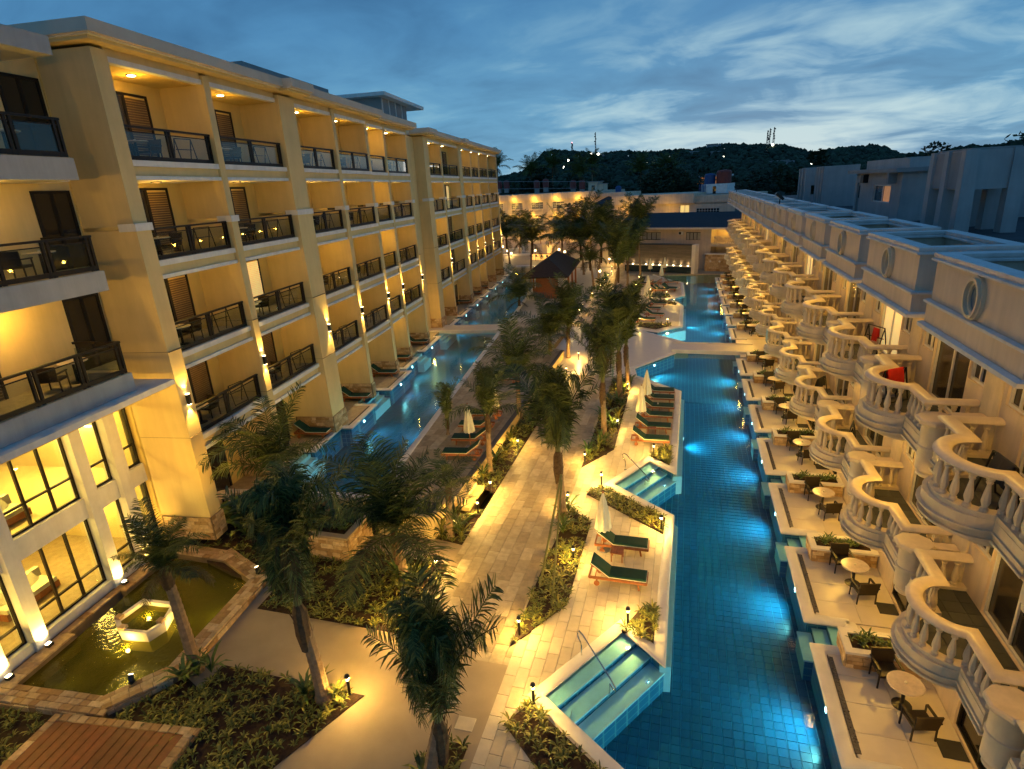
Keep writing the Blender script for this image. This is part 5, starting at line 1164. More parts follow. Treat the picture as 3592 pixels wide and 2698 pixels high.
PALMS = [
 ((-13.95, 10.9), zp0(800, 690), 'short leaning palm on the edge of the green pond', 'arch', 17, .72, .19),
 ((-9.43, 10.85), z5(205, 880), 'big shaggy palm in the planting bed next to the timber deck', 'mop', 27, 1.5, .21),
 ((-9.52, 16.3), z5(672, 520), 'broad arching palm in the garden bed below the stone planter', 'arch', 22, 1.36, .18),
 ((-5.4, 9.15), z5(885, 1440), 'mop headed palm with hanging leaves in the small plaza bed', 'mop', 21, 1.3, .19),
 ((-4.69, 21.6), zB(925, 1150), 'tall mop headed palm propped with poles beside the deck near the umbrella', 'mop', 22, 1.5, .20),
 ((-8.91, 19.3), z5(930, 300), 'slim palm in the bed beside the garden steps', 'arch', 10, .62, .15),
 ((-9.07, 25.1), zB(515, 930), 'palm with thin ragged crown beside the near sunloungers on the raised deck', 'shag', 14, 1.05, .15),
 ((-9.49, 32.2), zB(690, 690), 'dense dark palm midway along the raised deck wall', 'arch', 18, 1.25, .16),
 ((-10.65, 46.35), zB(877, 470), 'wide crowned palm at the left corner of the crossing', 'arch', 18, 1.5, .16),
 ((-9.04, 45.97), zB(985, 420), 'upright palm at the path edge by the crossing', 'shag', 19, 1.45, .16),
 ((-3.98, 29.94), zB(1185, 740), 'narrow mop headed palm in the long bed beside the sunlounger row', 'mop', 22, 1.45, .17),
 ((-3.84, 36.66), zB(1280, 560), 'tall dark palm at the far end of the long deck bed', 'up', 20, 1.6, .19),
 ((-3.5, 38.6), zB(1322, 520), 'tall twin palm leaning out beside its neighbour near the crossing', 'up', 18, 1.6, .17)]
for i, (bs, px, lb_, stl, nf, s_, r_) in enumerate(PALMS): palm(bs, atdist(*px, bs), lb_, stl, nf, s_, r_, seed=i)
bs = (-15.4, 19.6); palm(bs, atdist(*z5(95, 215), bs), 'tall slim palm rising before the lower hotel balconies at the upper pool end', 'arch', 15, 1.3, .12, seed=29)
g0 = gnd(*zB(285, 1035), .5); palm((g0.x, g0.y), atdist(*zB(280, 950), g0), 'thin tied up young palm in the small bed at the raised deck edge', 'up', 9, .85, .08, seed=30, zb=.5)
FP = [((-20.5, 66), zN(450, 820), 'small palm leaning over the upper pool beyond the crossing', 'arch', 14, .8),
 ((-32.6, 108), qa(335, 700), 'green palm at the far corner of the yellow hotel', 'arch', 18, 1.15), ((-20.6, 84), qa(735, 760), 'slender palm behind the dark roofed pavilion', 'arch', 15, 1.0),
 ((-25.5, 112), qa(1200, 700), 'spreading palm lit from below near the far bar', 'arch', 18, 1.25), ((-14.3, 92), qa(1490, 780), 'largest dense palm beyond the pavilion', 'arch', 24, 1.55),
 ((-11.6, 84), qa(1810, 850), 'tall palm beside the row of path lamps', 'up', 20, 1.25), ((-10.5, 98), qa(2025, 720), 'palm half hidden behind the far path end', 'arch', 16, 1.1),
 ((-11.4, 79), qa(1640, 1060), 'low bushy palm beside the far path', 'arch', 12, .7),
 ((-6.0, 77), zN(1730, 330), 'dark palm left of the pair before the waterfall wall', 'up', 20, 1.2), ((-6.1, 82), zN(1850, 250), 'dark palm right of the pair before the waterfall wall', 'up', 20, 1.2), ((-5.6, 88), qb(390, 660), 'tall thin palm beside the waterfall wall end', 'up', 18, 1.15),
 ((-37, 124), qa(560, 640), 'far lit palm before the balustrade building', 'arch', 16, 1.2)]
for i, (bs, px, lb_, stl, nf, s_) in enumerate(FP):
    d = ray(*px); bs = (d.x / d.y * bs[1] + .5 * math.sin(i * 2.1), bs[1]); palm(bs, atdist(*px, bs), lb_, stl, nf + 4, s_ * 1.8, .17, seed=40 + i)
for i, (px, Y) in enumerate(((r3_(875, 700), 165), (r3_(1390, 690), 160), (r3_(2020, 760), 155), (r3_(600, 800), 170), (r3_(160, 690), 175), (r4_(170, 760), 158), (r4_(60, 790), 165), (r3_(1230, 800), 150))):
    d = ray(*px); x = d.x / d.y * Y; palm((x, Y), atdist(*px, (x, Y)), 'dark silhouetted coconut palm in the tree belt below the hill', 'arch', 20, 2.0, .2, 'palms in the tree belt', 60 + i)
random.seed(5)
# broadleaf trees of the belt
def crown_mesh(rad, n):
    b = MB(); cs = [(Vector((random.gauss(0, .45), random.gauss(0, .45), random.gauss(0, .35))) * rad, rad * random.uniform(.35, .6)) for _ in range(9)]
    for _ in range(n):
        c, r = random.choice(cs); v = Vector((random.gauss(0, 1), random.gauss(0, 1), random.gauss(0, 1))).normalized() * r * random.uniform(.6, 1.1); p = c + v; p.z *= .85
        a = Vector((random.gauss(0, 1), random.gauss(0, 1), random.gauss(0, .6))).normalized(); e = a.orthogonal().normalized(); s_ = rad * random.uniform(.07, .13)
        b.add([p - a * s_, p + e * s_ * .5, p + a * s_, p - e * s_ * .5], [(0, 1, 2, 3)])
    return b.mesh('crown', 'forest2')
CRW = [crown_mesh(4.2, 1500) for _ in range(3)]
def tree(p, h, s_, lab, grp, i):
    t = thing('broadleaf_tree', lab, 'tree', p, 0, grp); b = MB().tube([(0, 0, 0), (.2, .1, h * .4), (0, 0, h * .8)], [.35, .28, .12], 7)
    for q in range(4): b.tube([(0, 0, h * .5), (math.cos(q * 1.6) * 2 * s_, math.sin(q * 1.6) * 2 * s_, h * .85)], [.15, .05], 5)
    b.build('trunk', 'bark', t); obj('crown', CRW[i % 3], t, (0, 0, h), (0, 0, i * 1.3), (s_, s_, s_ * .9))
TB = [(-58, 150, 11), (-50, 158, 12), (-44, 152, 11), (-38, 160, 12.5), (-33, 150, 11), (-27, 157, 12), (-22, 166, 13), (-16, 152, 12), (-11, 160, 13), (-6, 150, 12), (-1, 158, 12.5), (4, 165, 12), (-64, 162, 12), (-70, 155, 12), (10, 170, 12), (17, 160, 12), (22, 150, 14.5), (27, 158, 13), (32, 150, 11), (38, 165, 13), (46, 160, 13), (55, 165, 14), (64, 160, 14), (73, 168, 15), (82, 160, 14), (92, 170, 15)]
for i, (x, y, h) in enumerate(TB): tree((x, y, -1.7), h + random.uniform(-1.0, 1.6), random.uniform(1.0, 1.4), 'dark broadleaf tree in the belt below the forested hill', 'trees below the hill', i)
for i, (x, y, h) in enumerate(((52, 120, 13), (60, 112, 13.5), (68, 105, 13.8))): tree((x, y, -1.7), h, 1.3, 'taller dark tree showing above the roof tank tower', 'trees behind the roof tower', i)
# ================================================================ BED PLANTS
def rosette(nl, L, w, up, curl, m):
    b = MB()
    for i in range(nl):
        a = i * 2.4 + random.uniform(-.3, .3); e = up * random.uniform(.7, 1.2); l = L * random.uniform(.6, 1.15); d = Vector((math.cos(a), math.sin(a), 0)); s_ = Vector((-math.sin(a), math.cos(a), 0)) * w * random.uniform(.8, 1.2)
        p1 = d * (l * .42 * math.cos(e)) + Vector((0, 0, l * .42 * math.sin(e))); p2 = p1 + d * (l * .33 * math.cos(e - curl * .6)) + Vector((0, 0, l * .33 * math.sin(e - curl * .6))); p3 = p2 + d * (l * .28 * math.cos(e - curl * 1.3)) + Vector((0, 0, l * .28 * math.sin(e - curl * 1.3)))
        b.add([(0, 0, 0), p1 + s_, p1 - s_, p2 + s_ * .9, p2 - s_ * .9, p3], [(0, 1, 2), (1, 3, 4, 2), (3, 5, 4)])
    return b
RO = [rosette(random.randint(6, 9), .30, .024, R(60), .9, 0) for _ in range(6)]; ROM = [r.mesh('leafy_plant', 'leaf') for r in RO]
TALL = [rosette(14, 1.15, .055, R(76), .9, 0).mesh('leaf_clump', 'leaf2') for _ in range(3)] + [rosette(12, .95, .05, R(72), 1.0, 0).mesh('leaf_clump', 'leaf') for _ in range(2)]
pts = []
def fill(poly, dens, z=.02):
    xs = [p[0] for p in poly]; ys = [p[1] for p in poly]; n = int((max(xs) - min(xs)) * (max(ys) - min(ys)) * dens)
    for _ in range(n):
        p = (random.uniform(min(xs), max(xs)), random.uniform(min(ys), max(ys)))
        if inside(p, poly): pts.append((p[0], p[1], z, random.uniform(.5, 1.2), random.uniform(0, 6.28)))
for b_, dn in ((B1, 24), (B2, 46), (B3, 32), (B4, 46), (B5, 28), (B6, 16), (B7, 22), (B8, 22), (B9, 20), (B10, 18), (B11, 12), (F1, 16), (F2, 16), (F3, 16), (F4, 7), (F5, 7)): fill(b_, dn)
GBP = [tuple(LW(a, b_))[:2] for a, b_ in ((-18.4, 5), (-15.4, 5), (-15.4, 10.4), (-18.4, 10.4))]; fill(GBP, 22); GB2 = [tuple(LW(a, b_))[:2] for a, b_ in ((-13.8, 10.45), (-10.9, 10.5), (-10.9, 11.1), (-12.7, 12.1))]; fill(GB2, 22); fill([tuple(LW(a, b_))[:2] for a, b_ in ((-18.1, 18.9), (-14.4, 17.6), (-13.0, 17.2), (-13.0, 22), (-18.1, 22))], 10, .12)
pts.sort(key=lambda p: p[0] ** 2 + p[1] ** 2)
BN = {id(B1): 0}
for i, p in enumerate(pts[:300]):
    obj('leafy_plant', ROM[i % 6], None, p[:3], p[4], (p[3],) * 3, label='small yellow green leafy plant growing in the dark soil of a near planting bed', cat='plant', group='bedding plants nearest the plaza')
far_ = MB()
for i, p in enumerate(pts[300:]):
    r_ = RO[i % 6]; c, s_ = math.cos(p[4]) * p[3], math.sin(p[4]) * p[3]; far_.add([(p[0] + v[0] * c - v[1] * s_, p[1] + v[0] * s_ + v[1] * c, p[2] + v[2] * p[3]) for v in r_.v], r_.f)
far_.build('bedding_plants', 'leaf', None, kind='stuff', label='mass of small yellow green plants filling the farther beds', cat='plants')
SH = []
for poly, n in ((B6, 22), (B10, 26), (B9, 4), (F4, 20), (F5, 16)):
    xs = [p[0] for p in poly]; ys = [p[1] for p in poly]; c = 0
    while c < n:
        p = (random.uniform(min(xs) + .1, max(xs) - .1), random.uniform(min(ys), max(ys)))
        if inside(p, poly): SH.append((p[0], p[1], .02, random.uniform(.7, 1.15))); c += 1
for x, y in ((-9.1, 10.9), (-9.6, 11.0), (-9.9, 10.7), (-9.3, 16.1), (-9.9, 16.4), (-9.4, 15.6), (-8.9, 16.2), (-13.7, 10.7), (-13.4, 10.9), (-13.9, 10.4), (-4.5, 21.0), (-4.75, 21.9), (-4.4, 20.4), (-4.5, 22.1), (-5.3, 8.9), (-5.1, 9.3), (-5.7, 9.3)): SH.append((x, y, .02, .85))
for i, (x, y, z, s_) in enumerate(SH): obj('leaf_clump', TALL[i % 5], None, (x, y, z), i * 1.1, (s_,) * 3, label='knee high clump of long green strap leaves beside the path', cat='shrub', group='strap leaved clumps along the path')
BRD = rosette(9, 1.3, .15, R(70), .8, 0).mesh('broad_leaves', 'leaf2')
for i in range(7):
    p = LW(-17.4 + i * .65, 19.6 + .5 * (i % 3), .12); obj('broad_leaf_plant', BRD, None, p, i, (1.0 + .15 * (i % 3),) * 3, label='broad paddle leaved plant against the yellow end wall', cat='plant', group='broad leaved plants by the hotel end wall')
HG = rosette(16, .5, .03, R(70), .8, 0).mesh('hedge_tuft', 'leaf2')
for i in range(26): obj('hedge_shrub', HG, None, (-15.3 + (i % 13) * .23, 17.4 + .6 * (i // 13), 1.03), i, (1, 1, 1), label='leafy hedge shrub on top of the tall stone planter', cat='shrub', group='hedge shrubs on the stone planter')
pr_ = thing('prop_pole', 'long bamboo pole leaning against the propped mop headed palm', 'pole'); MB().tube([(-4.55, 16.9, .05), (-4.45, 20.6, 2.6)], .045, 7).build('pole', 'stalk', pr_)
pr_ = thing('prop_pole', 'shorter bamboo pole leaning across the deck bed', 'pole'); MB().tube([(-4.0, 16.5, .05), (-4.5, 20.9, 2.2)], .035, 7).build('pole', 'stalk', pr_)
# ================================================================ GARDEN LAMPS
def make_bollard():
    t = thing('path_lamp', '', 'lamp'); MB().lathe([(.055, 0), (.055, .02), (.04, .03), (.04, .50), (.048, .52), (.048, .54)], 12).build('post', 'black', t, True)
    MB().lathe([(.045, .54), (.045, .64)], 12).build('lamp_glass', 'frost', t, True); c = MB().lathe([(.07, .64), (.075, .655), (.06, .72), (0, .735)], 12).build('cap', 'black', t, True)
    for z in (.565, .59, .615): MB().lathe([(.058, z), (.062, z + .006), (.058, z + .012)], 12, cap=False).build('louvre', 'chrome', t)
    return t
PLN = [((-3.57, 12.03), 'at the top of the near pool stairs corner by the wide bed'), ((-4.64, 14.48), 'at the pointed end of the deck bed nearest the plaza'), ((-1.35, 15.63), 'in the small triangular bed beside the near pool stairs'), ((-3.42, 24.75), 'at the corner of the diagonal bed by the second pool stairs'), ((-.55, 21.4), 'at the pool end of the diagonal bed'),
       ((-8.37, 27.9), 'in the path bed midway along the raised deck wall'), ((-8.38, 23.09), 'in the path bed beside the garden steps'), ((-4.54, 26.8), 'at the near tip of the long bed beside the lounger row'), ((-3.65, 18.6), 'inside the deck bed behind the near loungers'), ((-1.22, 28.3), 'in the small bed beside the second pool stairs'), ((-4.62, 22.6), 'behind the propped mop headed palm'),
       ((-8.78, 11.15), 'at the corner of the bed beside the big shaggy palm'), ((-8.67, 14.0), 'at the near corner of the garden bed with the broad palm'), ((-8.47, 16.84), 'at the far corner of the garden bed with the broad palm'), ((-8.36, 21.2), 'at the corner of the small bed by the cream wall')]
for q, lb_ in (((zB(1332, 790)), 'in the long bed level with the closed umbrellas'), (zB(1272, 1010), 'in the long bed behind the first lounger of the row'), (zB(975, 695), 'in the path bed before the crossing'), (zB(1046, 602), 'at the crossing corner of the path bed')):
    g_ = gnd(*q); PLN.append(((g_.x, g_.y), lb_))
FARL = [(-10.78, 78.35), (-10.98, 72.25), (-10.98, 65.2), (-10.9, 62.3), (-11.06, 58.6), (-10.9, 83), (-10.95, 87.5), (-10.9, 91.5), (-6.3, 66), (-6.3, 72), (-6.2, 79), (-6.3, 86), (-6.4, 89.5), (-4.13, 75.4), (-2.1, 73.6), (-1.1, 68.6), (-4.2, 58.6), (-1.5, 58.3), (-8.4, 100), (-11.5, 97), (-12.1, 54.0)]
bol = make_bollard(); first = True
for i, (p, lb_) in enumerate(PLN):
    t = bol if first else dup(bol); first = False
    t.location = (p[0], p[1], .0); t['label'] = 'glowing lamp post ' + lb_
    lamp('POINT', (0, 0, .605), 62, (1, .60, .13), t, .07)
for i, p in enumerate(FARL):
    t = dup(bol)
    for c in list(t.children):
        if c.type == 'LIGHT': bpy.data.objects.remove(c)
    z_ = .1 if p[0] < -10.7 else 0; t.location = (p[0], p[1], z_); t['label'] = 'short black lamp post with glowing head along the far path and far deck beds'; t['group'] = 'path lamps beyond the crossing'
    lamp('POINT', (0, 0, .605), 38, (1, .60, .13), t, .07)
for i, (q, Y, z_, lb_) in enumerate(((qa(1155, 865), 104, 3.0, 'brightest tall globe lamp by the far bar'), (qa(1245, 900), 100, 3.0, 'tall globe lamp right of the bar lamp'), (qa(280, 820), 112, 3.2, 'tall globe lamp at the hotel far corner'), (qa(355, 885), 121, 1.6, 'low globe lamp by the far round pool'), (qa(415, 935), 120, 1.0, 'garden lamp in the far plaza planter'), (qa(785, 880), 112, 1.6, 'globe lamp at the left end of the far bar'), (qa(1625, 880), 108, 1.8, 'globe lamp near the far path end'), (qa(1940, 1010), 105, 1.4, 'globe lamp standing on the far path'), (qa(1785, 1200), 84, 1.1, 'globe lamp by the tall palm on the far path'))):
    d = ray(*q); x = d.x / d.y * Y; z_ = CH + d.z / d.y * Y; t = thing('garden_lamp', lb_, 'lamp', (x, Y, 0)); z_ = max(z_, .7)
    MB().lathe([(.06, 0), (.045, .1), (.04, z_ - .2)], 8).build('post', 'black', t); MB().lathe([(0, z_ - .2), (.16, z_ - .1), (.2, z_), (.16, z_ + .12), (0, z_ + .18)], 12).build('globe', 'globe', t); lamp('POINT', (0, 0, z_), 26, (1, .58, .14), t, .24)
# ================================================================ POOL LAMPS
PLH = MB().lathe([(0, 0), (.07, .0), (.085, -.03)], 14).mesh('lens', 'poolhot'); PLR = MB().lathe([(.085, -.04), (.11, -.03), (.11, .005), (.085, .005)], 14, cap=False).mesh('rim', 'chrome')
def pool_lamp(p, d, pw, lab, grp, spot=145):
    rz = math.atan2(d[1], d[0]); t = thing('pool_lamp', lab, 'lamp', p, 0, grp); t.rotation_euler = (0, R(90), rz)
    obj('lens', PLH, t, (0, 0, .02)); obj('rim', PLR, t, (0, 0, .02)); lamp('SPOT', (0, 0, .08), pw, (.30, 1.0, 1.0), t, .05, spot, aim((.36, 0, 1)), 1.0)
CY = (.42, .93, 1)
for k in K: pool_lamp((4.14, 14.0 + UM * k, -.40), (-1, 0), 110, 'round underwater lamp in the tiled face of a villa terrace', 'pool lamps along the villa terraces')
for i, (p, d) in enumerate((((-2.35, 11.6, -.52), (.6, -.8)), ((-.62, 14.05, -.62), (.85, -.5)), ((-2.1, 24.2, -.55), (.6, -.8)), ((-.6, 26.3, -.62), (.85, -.5)), ((-2.1, 46.0, -.45), (.84, -.55)), ((-1.5, 53.3, -.45), (.7, .7)), ((-.1, 18.0, -.75), (1, -.05)), ((.27, 32.5, -.75), (1, .03)), ((.27, 62.5, -.6), (1, 0)))):
    pool_lamp(p, d, 95, 'round underwater lamp on the deck side of the long pool', 'pool lamps on the deck side')
for b_ in (26, 32, 37, 43, 49): pool_lamp(LW(-10.63 - (.34 if b_ < 33 or b_ > 38 else 0), b_, -.1), LW(-1, 0)[:2], 60, 'round underwater lamp on the raised deck side of the upper pool', 'pool lamps of the raised deck edge')
for (b_, a_) in ((32.3, -15.38), (39.5, -15.48), (44, -16.08), (50, -16.18), (58.4, -16.28), (64, -16.28), (70, -16.28), (76, -16.28), (82, -16.28), (88, -16.28)): pool_lamp(LW(a_ + .02, b_, .12), LW(1, 0)[:2], 42, 'round underwater lamp in a hotel terrace wall', 'pool lamps along the hotel terraces')
# ================================================================ FURNITURE
def make_lounger():
    t = thing('sun_lounger', '', 'sun lounger'); f = MB()
    for s_ in (-1, 1): f.bar((-1.0, s_ * .33, .30), (1.0, s_ * .33, .30), .05, .09); 
    f.bar((1.0, -.33, .30), (1.0, .33, .30), .05, .09); f.bar((-1.0, -.33, .30), (-1.0, .33, .30), .05, .09); f.build('frame', 'teak', t)
    for s_ in (-1, 1): MB().bar((.75, s_ * .31, 0), (.70, s_ * .31, .28), .06).build('leg', 'teak', t)
    for s_ in (-1, 1): w = MB().lathe([(.02, -.02), (.10, -.02), (.10, .02), (.02, .02)], 14).build('wheel', 'teak', t, loc=(-.72, s_ * .36, .10), rz=(R(90), 0, 0)); MB().bar((-.72, s_ * .31, .08), (-.72, s_ * .31, .28), .05).build('leg', 'teak', t)
    for i in range(9): MB().box(-.28 + i * .145, -.19 + i * .145, -.31, .31, .335, .355).build('slat', 'teak', t)
    ang = R(38); c, s = math.cos(ang), math.sin(ang)
    def bk(x, z): return (-.32 - x * c + z * s * 0 - z * s, 0, .36 + x * s + z * -0 + z * c)
    b = MB()
    for sy in (-1, 1): b.bar((-.32, sy * .28, .34), (-.32 - .78 * c, sy * .28, .34 + .78 * s), .04, .05); b.bar((-.78, sy * .26, .32), (-.32 - .5 * c, sy * .26, .34 + .5 * s), .03)
    b.bar((-.32 - .78 * c, -.3, .34 + .78 * s), (-.32 - .78 * c, .3, .34 + .78 * s), .04, .05); b.build('backrest_frame', 'teak', t)
    def cush(nm, ln, loc, ry):
        q = MB(); q.box(-.01, ln + .01, -.315, .315, .0, .03); o = q.build('piping', 'piping', t, loc=loc); o.rotation_euler = (0, ry, 0)
        m_ = MB(); w = .31; m_.add([(0, -w, .03), (ln, -w, .03), (ln, w, .03), (0, w, .03), (.0, -w, .07), (ln, -w, .07), (ln, w, .07), (0, w, .07), (.05, -w + .05, .095), (ln - .05, -w + .05, .095), (ln - .05, w - .05, .095), (.05, w - .05, .095)], [(0, 1, 5, 4), (1, 2, 6, 5), (2, 3, 7, 6), (3, 0, 4, 7), (4, 5, 9, 8), (5, 6, 10, 9), (6, 7, 11, 10), (7, 4, 8, 11), (8, 9, 10, 11)])
        e = m_.build(nm, 'green', t, loc=loc); e.rotation_euler = (0, ry, 0)
    cush('seat_cushion', 1.30, (-.32, 0, .355), 0); cush('back_cushion', .80, (-.32 - .80 * c, 0, .365 + .80 * s), ang)
    return t
def make_chair():
    t = thing('wicker_armchair', '', 'chair')
    MB().box(-.27, .27, -.27, .27, .36, .44).build('seat', 'wicker', t); b = MB(); b.add([(-.28, -.29, .40), (.28, -.29, .40), (.31, -.36, .86), (-.31, -.36, .86), (-.28, -.24, .40), (.28, -.24, .40), (.31, -.32, .86), (-.31, -.32, .86)], [(0, 1, 2, 3), (7, 6, 5, 4), (3, 2, 6, 7), (0, 4, 5, 1), (1, 5, 6, 2), (0, 3, 7, 4)]); b.build('backrest', 'wicker', t)
    for s_ in (-1, 1):
        MB().box(s_ * .30 - .03, s_ * .30 + .03, -.32, .26, .60, .64).build('armrest', 'wicker', t)
        for y in (-.25, .25): MB().bar((s_ * .29, y, 0), (s_ * .28, y, .62 if y > 0 else .4), .035).build('leg', 'wicker', t)
    return t
def make_table():
    t = thing('round_table', '', 'table'); MB().lathe([(.40, .70), (.43, .71), (.43, .735), (.41, .745)], 28).build('table_top', 'marble', t); MB().lathe([(.24, 0), (.24, .02), (.05, .05), (.04, .70)], 14).build('pedestal', 'black', t); MB().lathe([(.035, .745), (.04, .80), (.03, .80)], 8).build('candle_glass', 'canvas', t); return t
def make_umbrella():
    t = thing('closed_umbrella', '', 'umbrella'); MB().lathe([(.025, 0), (.025, 2.45), (.04, 2.5), (0, 2.56)], 8).build('pole', 'teak', t); MB().lathe([(.26, 0), (.26, .05), (.05, .08)], 14).build('base', 'grey', t)
    b = MB(); n = 24; pr_ = [(.27, .95), (.25, 1.15), (.19, 1.6), (.11, 2.1), (.03, 2.46)]; vs = []; fs = []
    for i in range(n):
        a = 6.28318 * i / n; k = 1 + (.22 if i % 3 == 0 else -.1)
        for j, (r, z) in enumerate(pr_): vs.append((math.cos(a) * r * k, math.sin(a) * r * k, z - (.07 if i % 3 == 1 and j == 0 else 0)))
    m = len(pr_)
    for i in range(n):
        q = (i + 1) % n
        for j in range(m - 1): fs.append((i * m + j, q * m + j, q * m + j + 1, i * m + j + 1))
    b.add(vs, fs); b.build('canopy', 'canvas', t, True); return t
def make_side_table():
    t = thing('side_table', '', 'table'); MB().box(-.22, .22, -.22, .22, .36, .38).build('frame', 'teak', t)
    for i in range(5): MB().box(-.24 + i * .098, -.155 + i * .098, -.24, .24, .38, .40).build('slat', 'teak', t)
    for sx in (-1, 1):
        for sy in (-1, 1): MB().bar((sx * .2, sy * .2, 0), (sx * .2, sy * .2, .36), .04).build('leg', 'teak', t)
    return t
class Maker:
    def __init__(s, fn): s.p = fn(); s.used = False
    def put(s, loc, rz, label, group=None, sc=None):
        t = s.p if not s.used else dup(s.p); s.used = True; t.location = loc; t.rotation_euler = (0, 0, rz); t['label'] = label
        if group: t['group'] = group
        elif 'group' in t: del t['group']
        if sc: t.scale = (sc, sc, sc)
        return t
LO, CHR, TB_, UMB, STB = Maker(make_lounger), Maker(make_chair), Maker(make_table), Maker(make_umbrella), Maker(make_side_table)
LO.put((-1.88, 17.78, 0), R(-1), 'green cushioned teak sunlounger alone in front of the small side table'); g_ = gnd(*z6(668, 592)); LO.put((g_.x, g_.y, 0), 0, 'green cushioned teak sunlounger directly beside the single near umbrella')
g_ = gnd(*z6(645, 640)); STB.put((g_.x, g_.y, 0), 0, 'small slatted teak table between the two near sunloungers'); g_ = gnd(*z6(577, 592)); UMB.put((g_.x, g_.y, 0), .2, 'closed cream umbrella standing alone by the two near sunloungers')
names = ['first from the second pool stairs', 'second from the second pool stairs', 'third from the second pool stairs', 'fourth from the second pool stairs', 'fifth from the second pool stairs', 'last of the row toward the crossing']
for i, q in enumerate(((1578, 1060), (1588, 985), (1597, 920), (1604, 868), (1606, 818), (1606, 776))):
    g_ = gnd(*zB(*q), .38); LO.put((g_.x - 1.02, g_.y, 0), 0, 'green sunlounger in the row of six, ' + names[i])
for i, q in enumerate(((1472, 1010), (1497, 880), (1502, 785))): g_ = gnd(*zB(*q), .2); STB.put((g_.x, g_.y, 0), 0, ('slatted side table beside the first lounger of the row of six', 'slatted side table with a white cup in the row of six', 'slatted side table at the far end of the row of six')[i])
g_ = gnd(*zB(1408, 985)); UMB.put((g_.x, g_.y, 0), .5, 'closed cream umbrella nearer the second pool stairs in the lounger row'); g_ = gnd(*zB(1440, 880)); UMB.put((g_.x, g_.y, 0), .9, 'closed cream umbrella at the far end of the lounger row')
for i, q in enumerate(((500, 905), (450, 968), (415, 1045), (365, 1130))):
    g_ = gnd(*zB(*q), .9); LO.put((g_.x, g_.y, .5), R(180) + PHI, 'green sunlounger on the raised deck, ' + ('farthest of the four under the thin palm', 'second toward the crossing from the leaning umbrella', 'beside the raised deck umbrella', 'nearest the pump room wall')[i])
for i, q in enumerate(((625, 655), (612, 702))): g_ = gnd(*zB(*q), .9); LO.put((g_.x, g_.y, .5), R(180) + PHI, 'green sunlounger of the pair on the raised deck beyond the umbrella', 'far pair on the raised deck')
g_ = gnd(*zB(417, 1112), .5); UMB.put((g_.x, g_.y, .5), .1, 'closed cream umbrella among the raised deck sunloungers'); g_ = gnd(*zB(560, 960), .5); UMB.put((g_.x, g_.y, .5), .3, 'pale closed umbrella behind the thin palm on the raised deck')
for i, (zf, q) in enumerate(((zC, (690, 205)), (zC, (615, 262)), (zC, (650, 330)), (zC, (545, 385)), (zF, (1345, 990)), (zF, (1400, 985)), (zF, (1520, 978)), (zF, (1450, 1030)), (zF, (1510, 1020)), (zC, (690, 45)), (zC, (820, 35)))):
    g_ = gnd(*zf(*q), .4); LO.put((g_.x, g_.y, 0), R((-12, -10, -14, -8, 150, 160, 20, -18, -20, -10, -12)[i]), 'green sunlounger on the far pool islands beyond the bridge', 'sunloungers on the far islands')
for i, q in enumerate(((1368, 935), (1447, 985), (1470, 925), (1352, 1075), (1340, 1140))): g_ = gnd(*zF(*q)); UMB.put((g_.x, g_.y, 0), i, 'closed cream umbrella on the far pool islands beyond the bridge', 'umbrellas on the far islands')
cu = thing('paper_cup', 'white drinking cup on the slatted table in the lounger row', 'cup', STB.p.location); g_ = gnd(*zB(1508, 862), .42); cu.location = (g_.x, g_.y, .4); MB().lathe([(.035, 0), (.045, .13)], 10).build('cup', 'white', cu)
# handrails of the two pool stairs
for i, (q0, q1, lb_) in enumerate(((z6(472, 1112), z6(626, 1318), 'curved chrome handrail at the near pool stairs'), (z6(685, 205), z6(792, 290), 'curved chrome handrail at the second pool stairs'))):
    a = gnd(*q0); b = gnd(*q1, -.42); t = thing('pool_handrail', lb_, 'handrail'); d = (b - a); d.z = 0; L = d.length; d.normalize(); P_ = lambda u, z: (a.x + d.x * u, a.y + d.y * u, z)
    MB().tube([P_(0, 0), P_(-.02, .45), P_(-.16, .62), P_(-.20, .76), P_(-.10, .86), P_(.05, .84), P_(L * .55, .46), P_(L * .92, .18), P_(L * 1.06, .05), P_(L * 1.07, -.06), P_(L * 1.0, -.10), P_(L * .9, -.02), P_(L * .88, -.42)], .024, 8).build('rail', 'chrome', t, True)
    MB().lathe([(.06, 0), (.06, .012), (.03, .02)], 10).build('flange', 'chrome', t, loc=a)
# villa terraces: table, two chairs, stone planter, mat
def make_planter():
    t = thing('terrace_planter', '', 'planter'); MB().box(0, 2.1, 0, .95, 0, .48).build('core', 'mortar', t)
    o = clad(t, (0, 0), (2.1, 0), 0, .48, .36, .16) + clad(t, (0, .95), (0, 0), 0, .48, .36, .16); lay(o, 'stone', t, 'stone_block', 40)
    MB().sweep([(.06, .06), (.06, .89), (2.04, .89), (2.04, .06)], [(-.10, .48), (-.10, .56), (.10, .56), (.10, .48)], True).build('rim', 'coping', t); MB().box(.14, 1.96, .14, .81, .48, .52).build('soil', 'soil', t)
    b = MB()
    for i in range(34):
        r_ = rosette(5, .30, .022, R(65), .7, 0); x, y = random.uniform(.2, 1.9), random.uniform(.2, .75); b.add([(v[0] + x, v[1] + y, v[2] + .52) for v in r_.v], r_.f)
    b.build('planting', 'leaf2', t, kind='stuff'); return t
PLT = Maker(make_planter)
ORD = ['first', 'second', 'third', 'fourth', 'fifth', 'sixth', 'seventh', 'eighth', 'ninth', 'tenth', 'eleventh', 'twelfth', 'thirteenth']
MAT = MB().box(0, .55, 0, .55, 0, .014).mesh('door_mat', 'clothes')
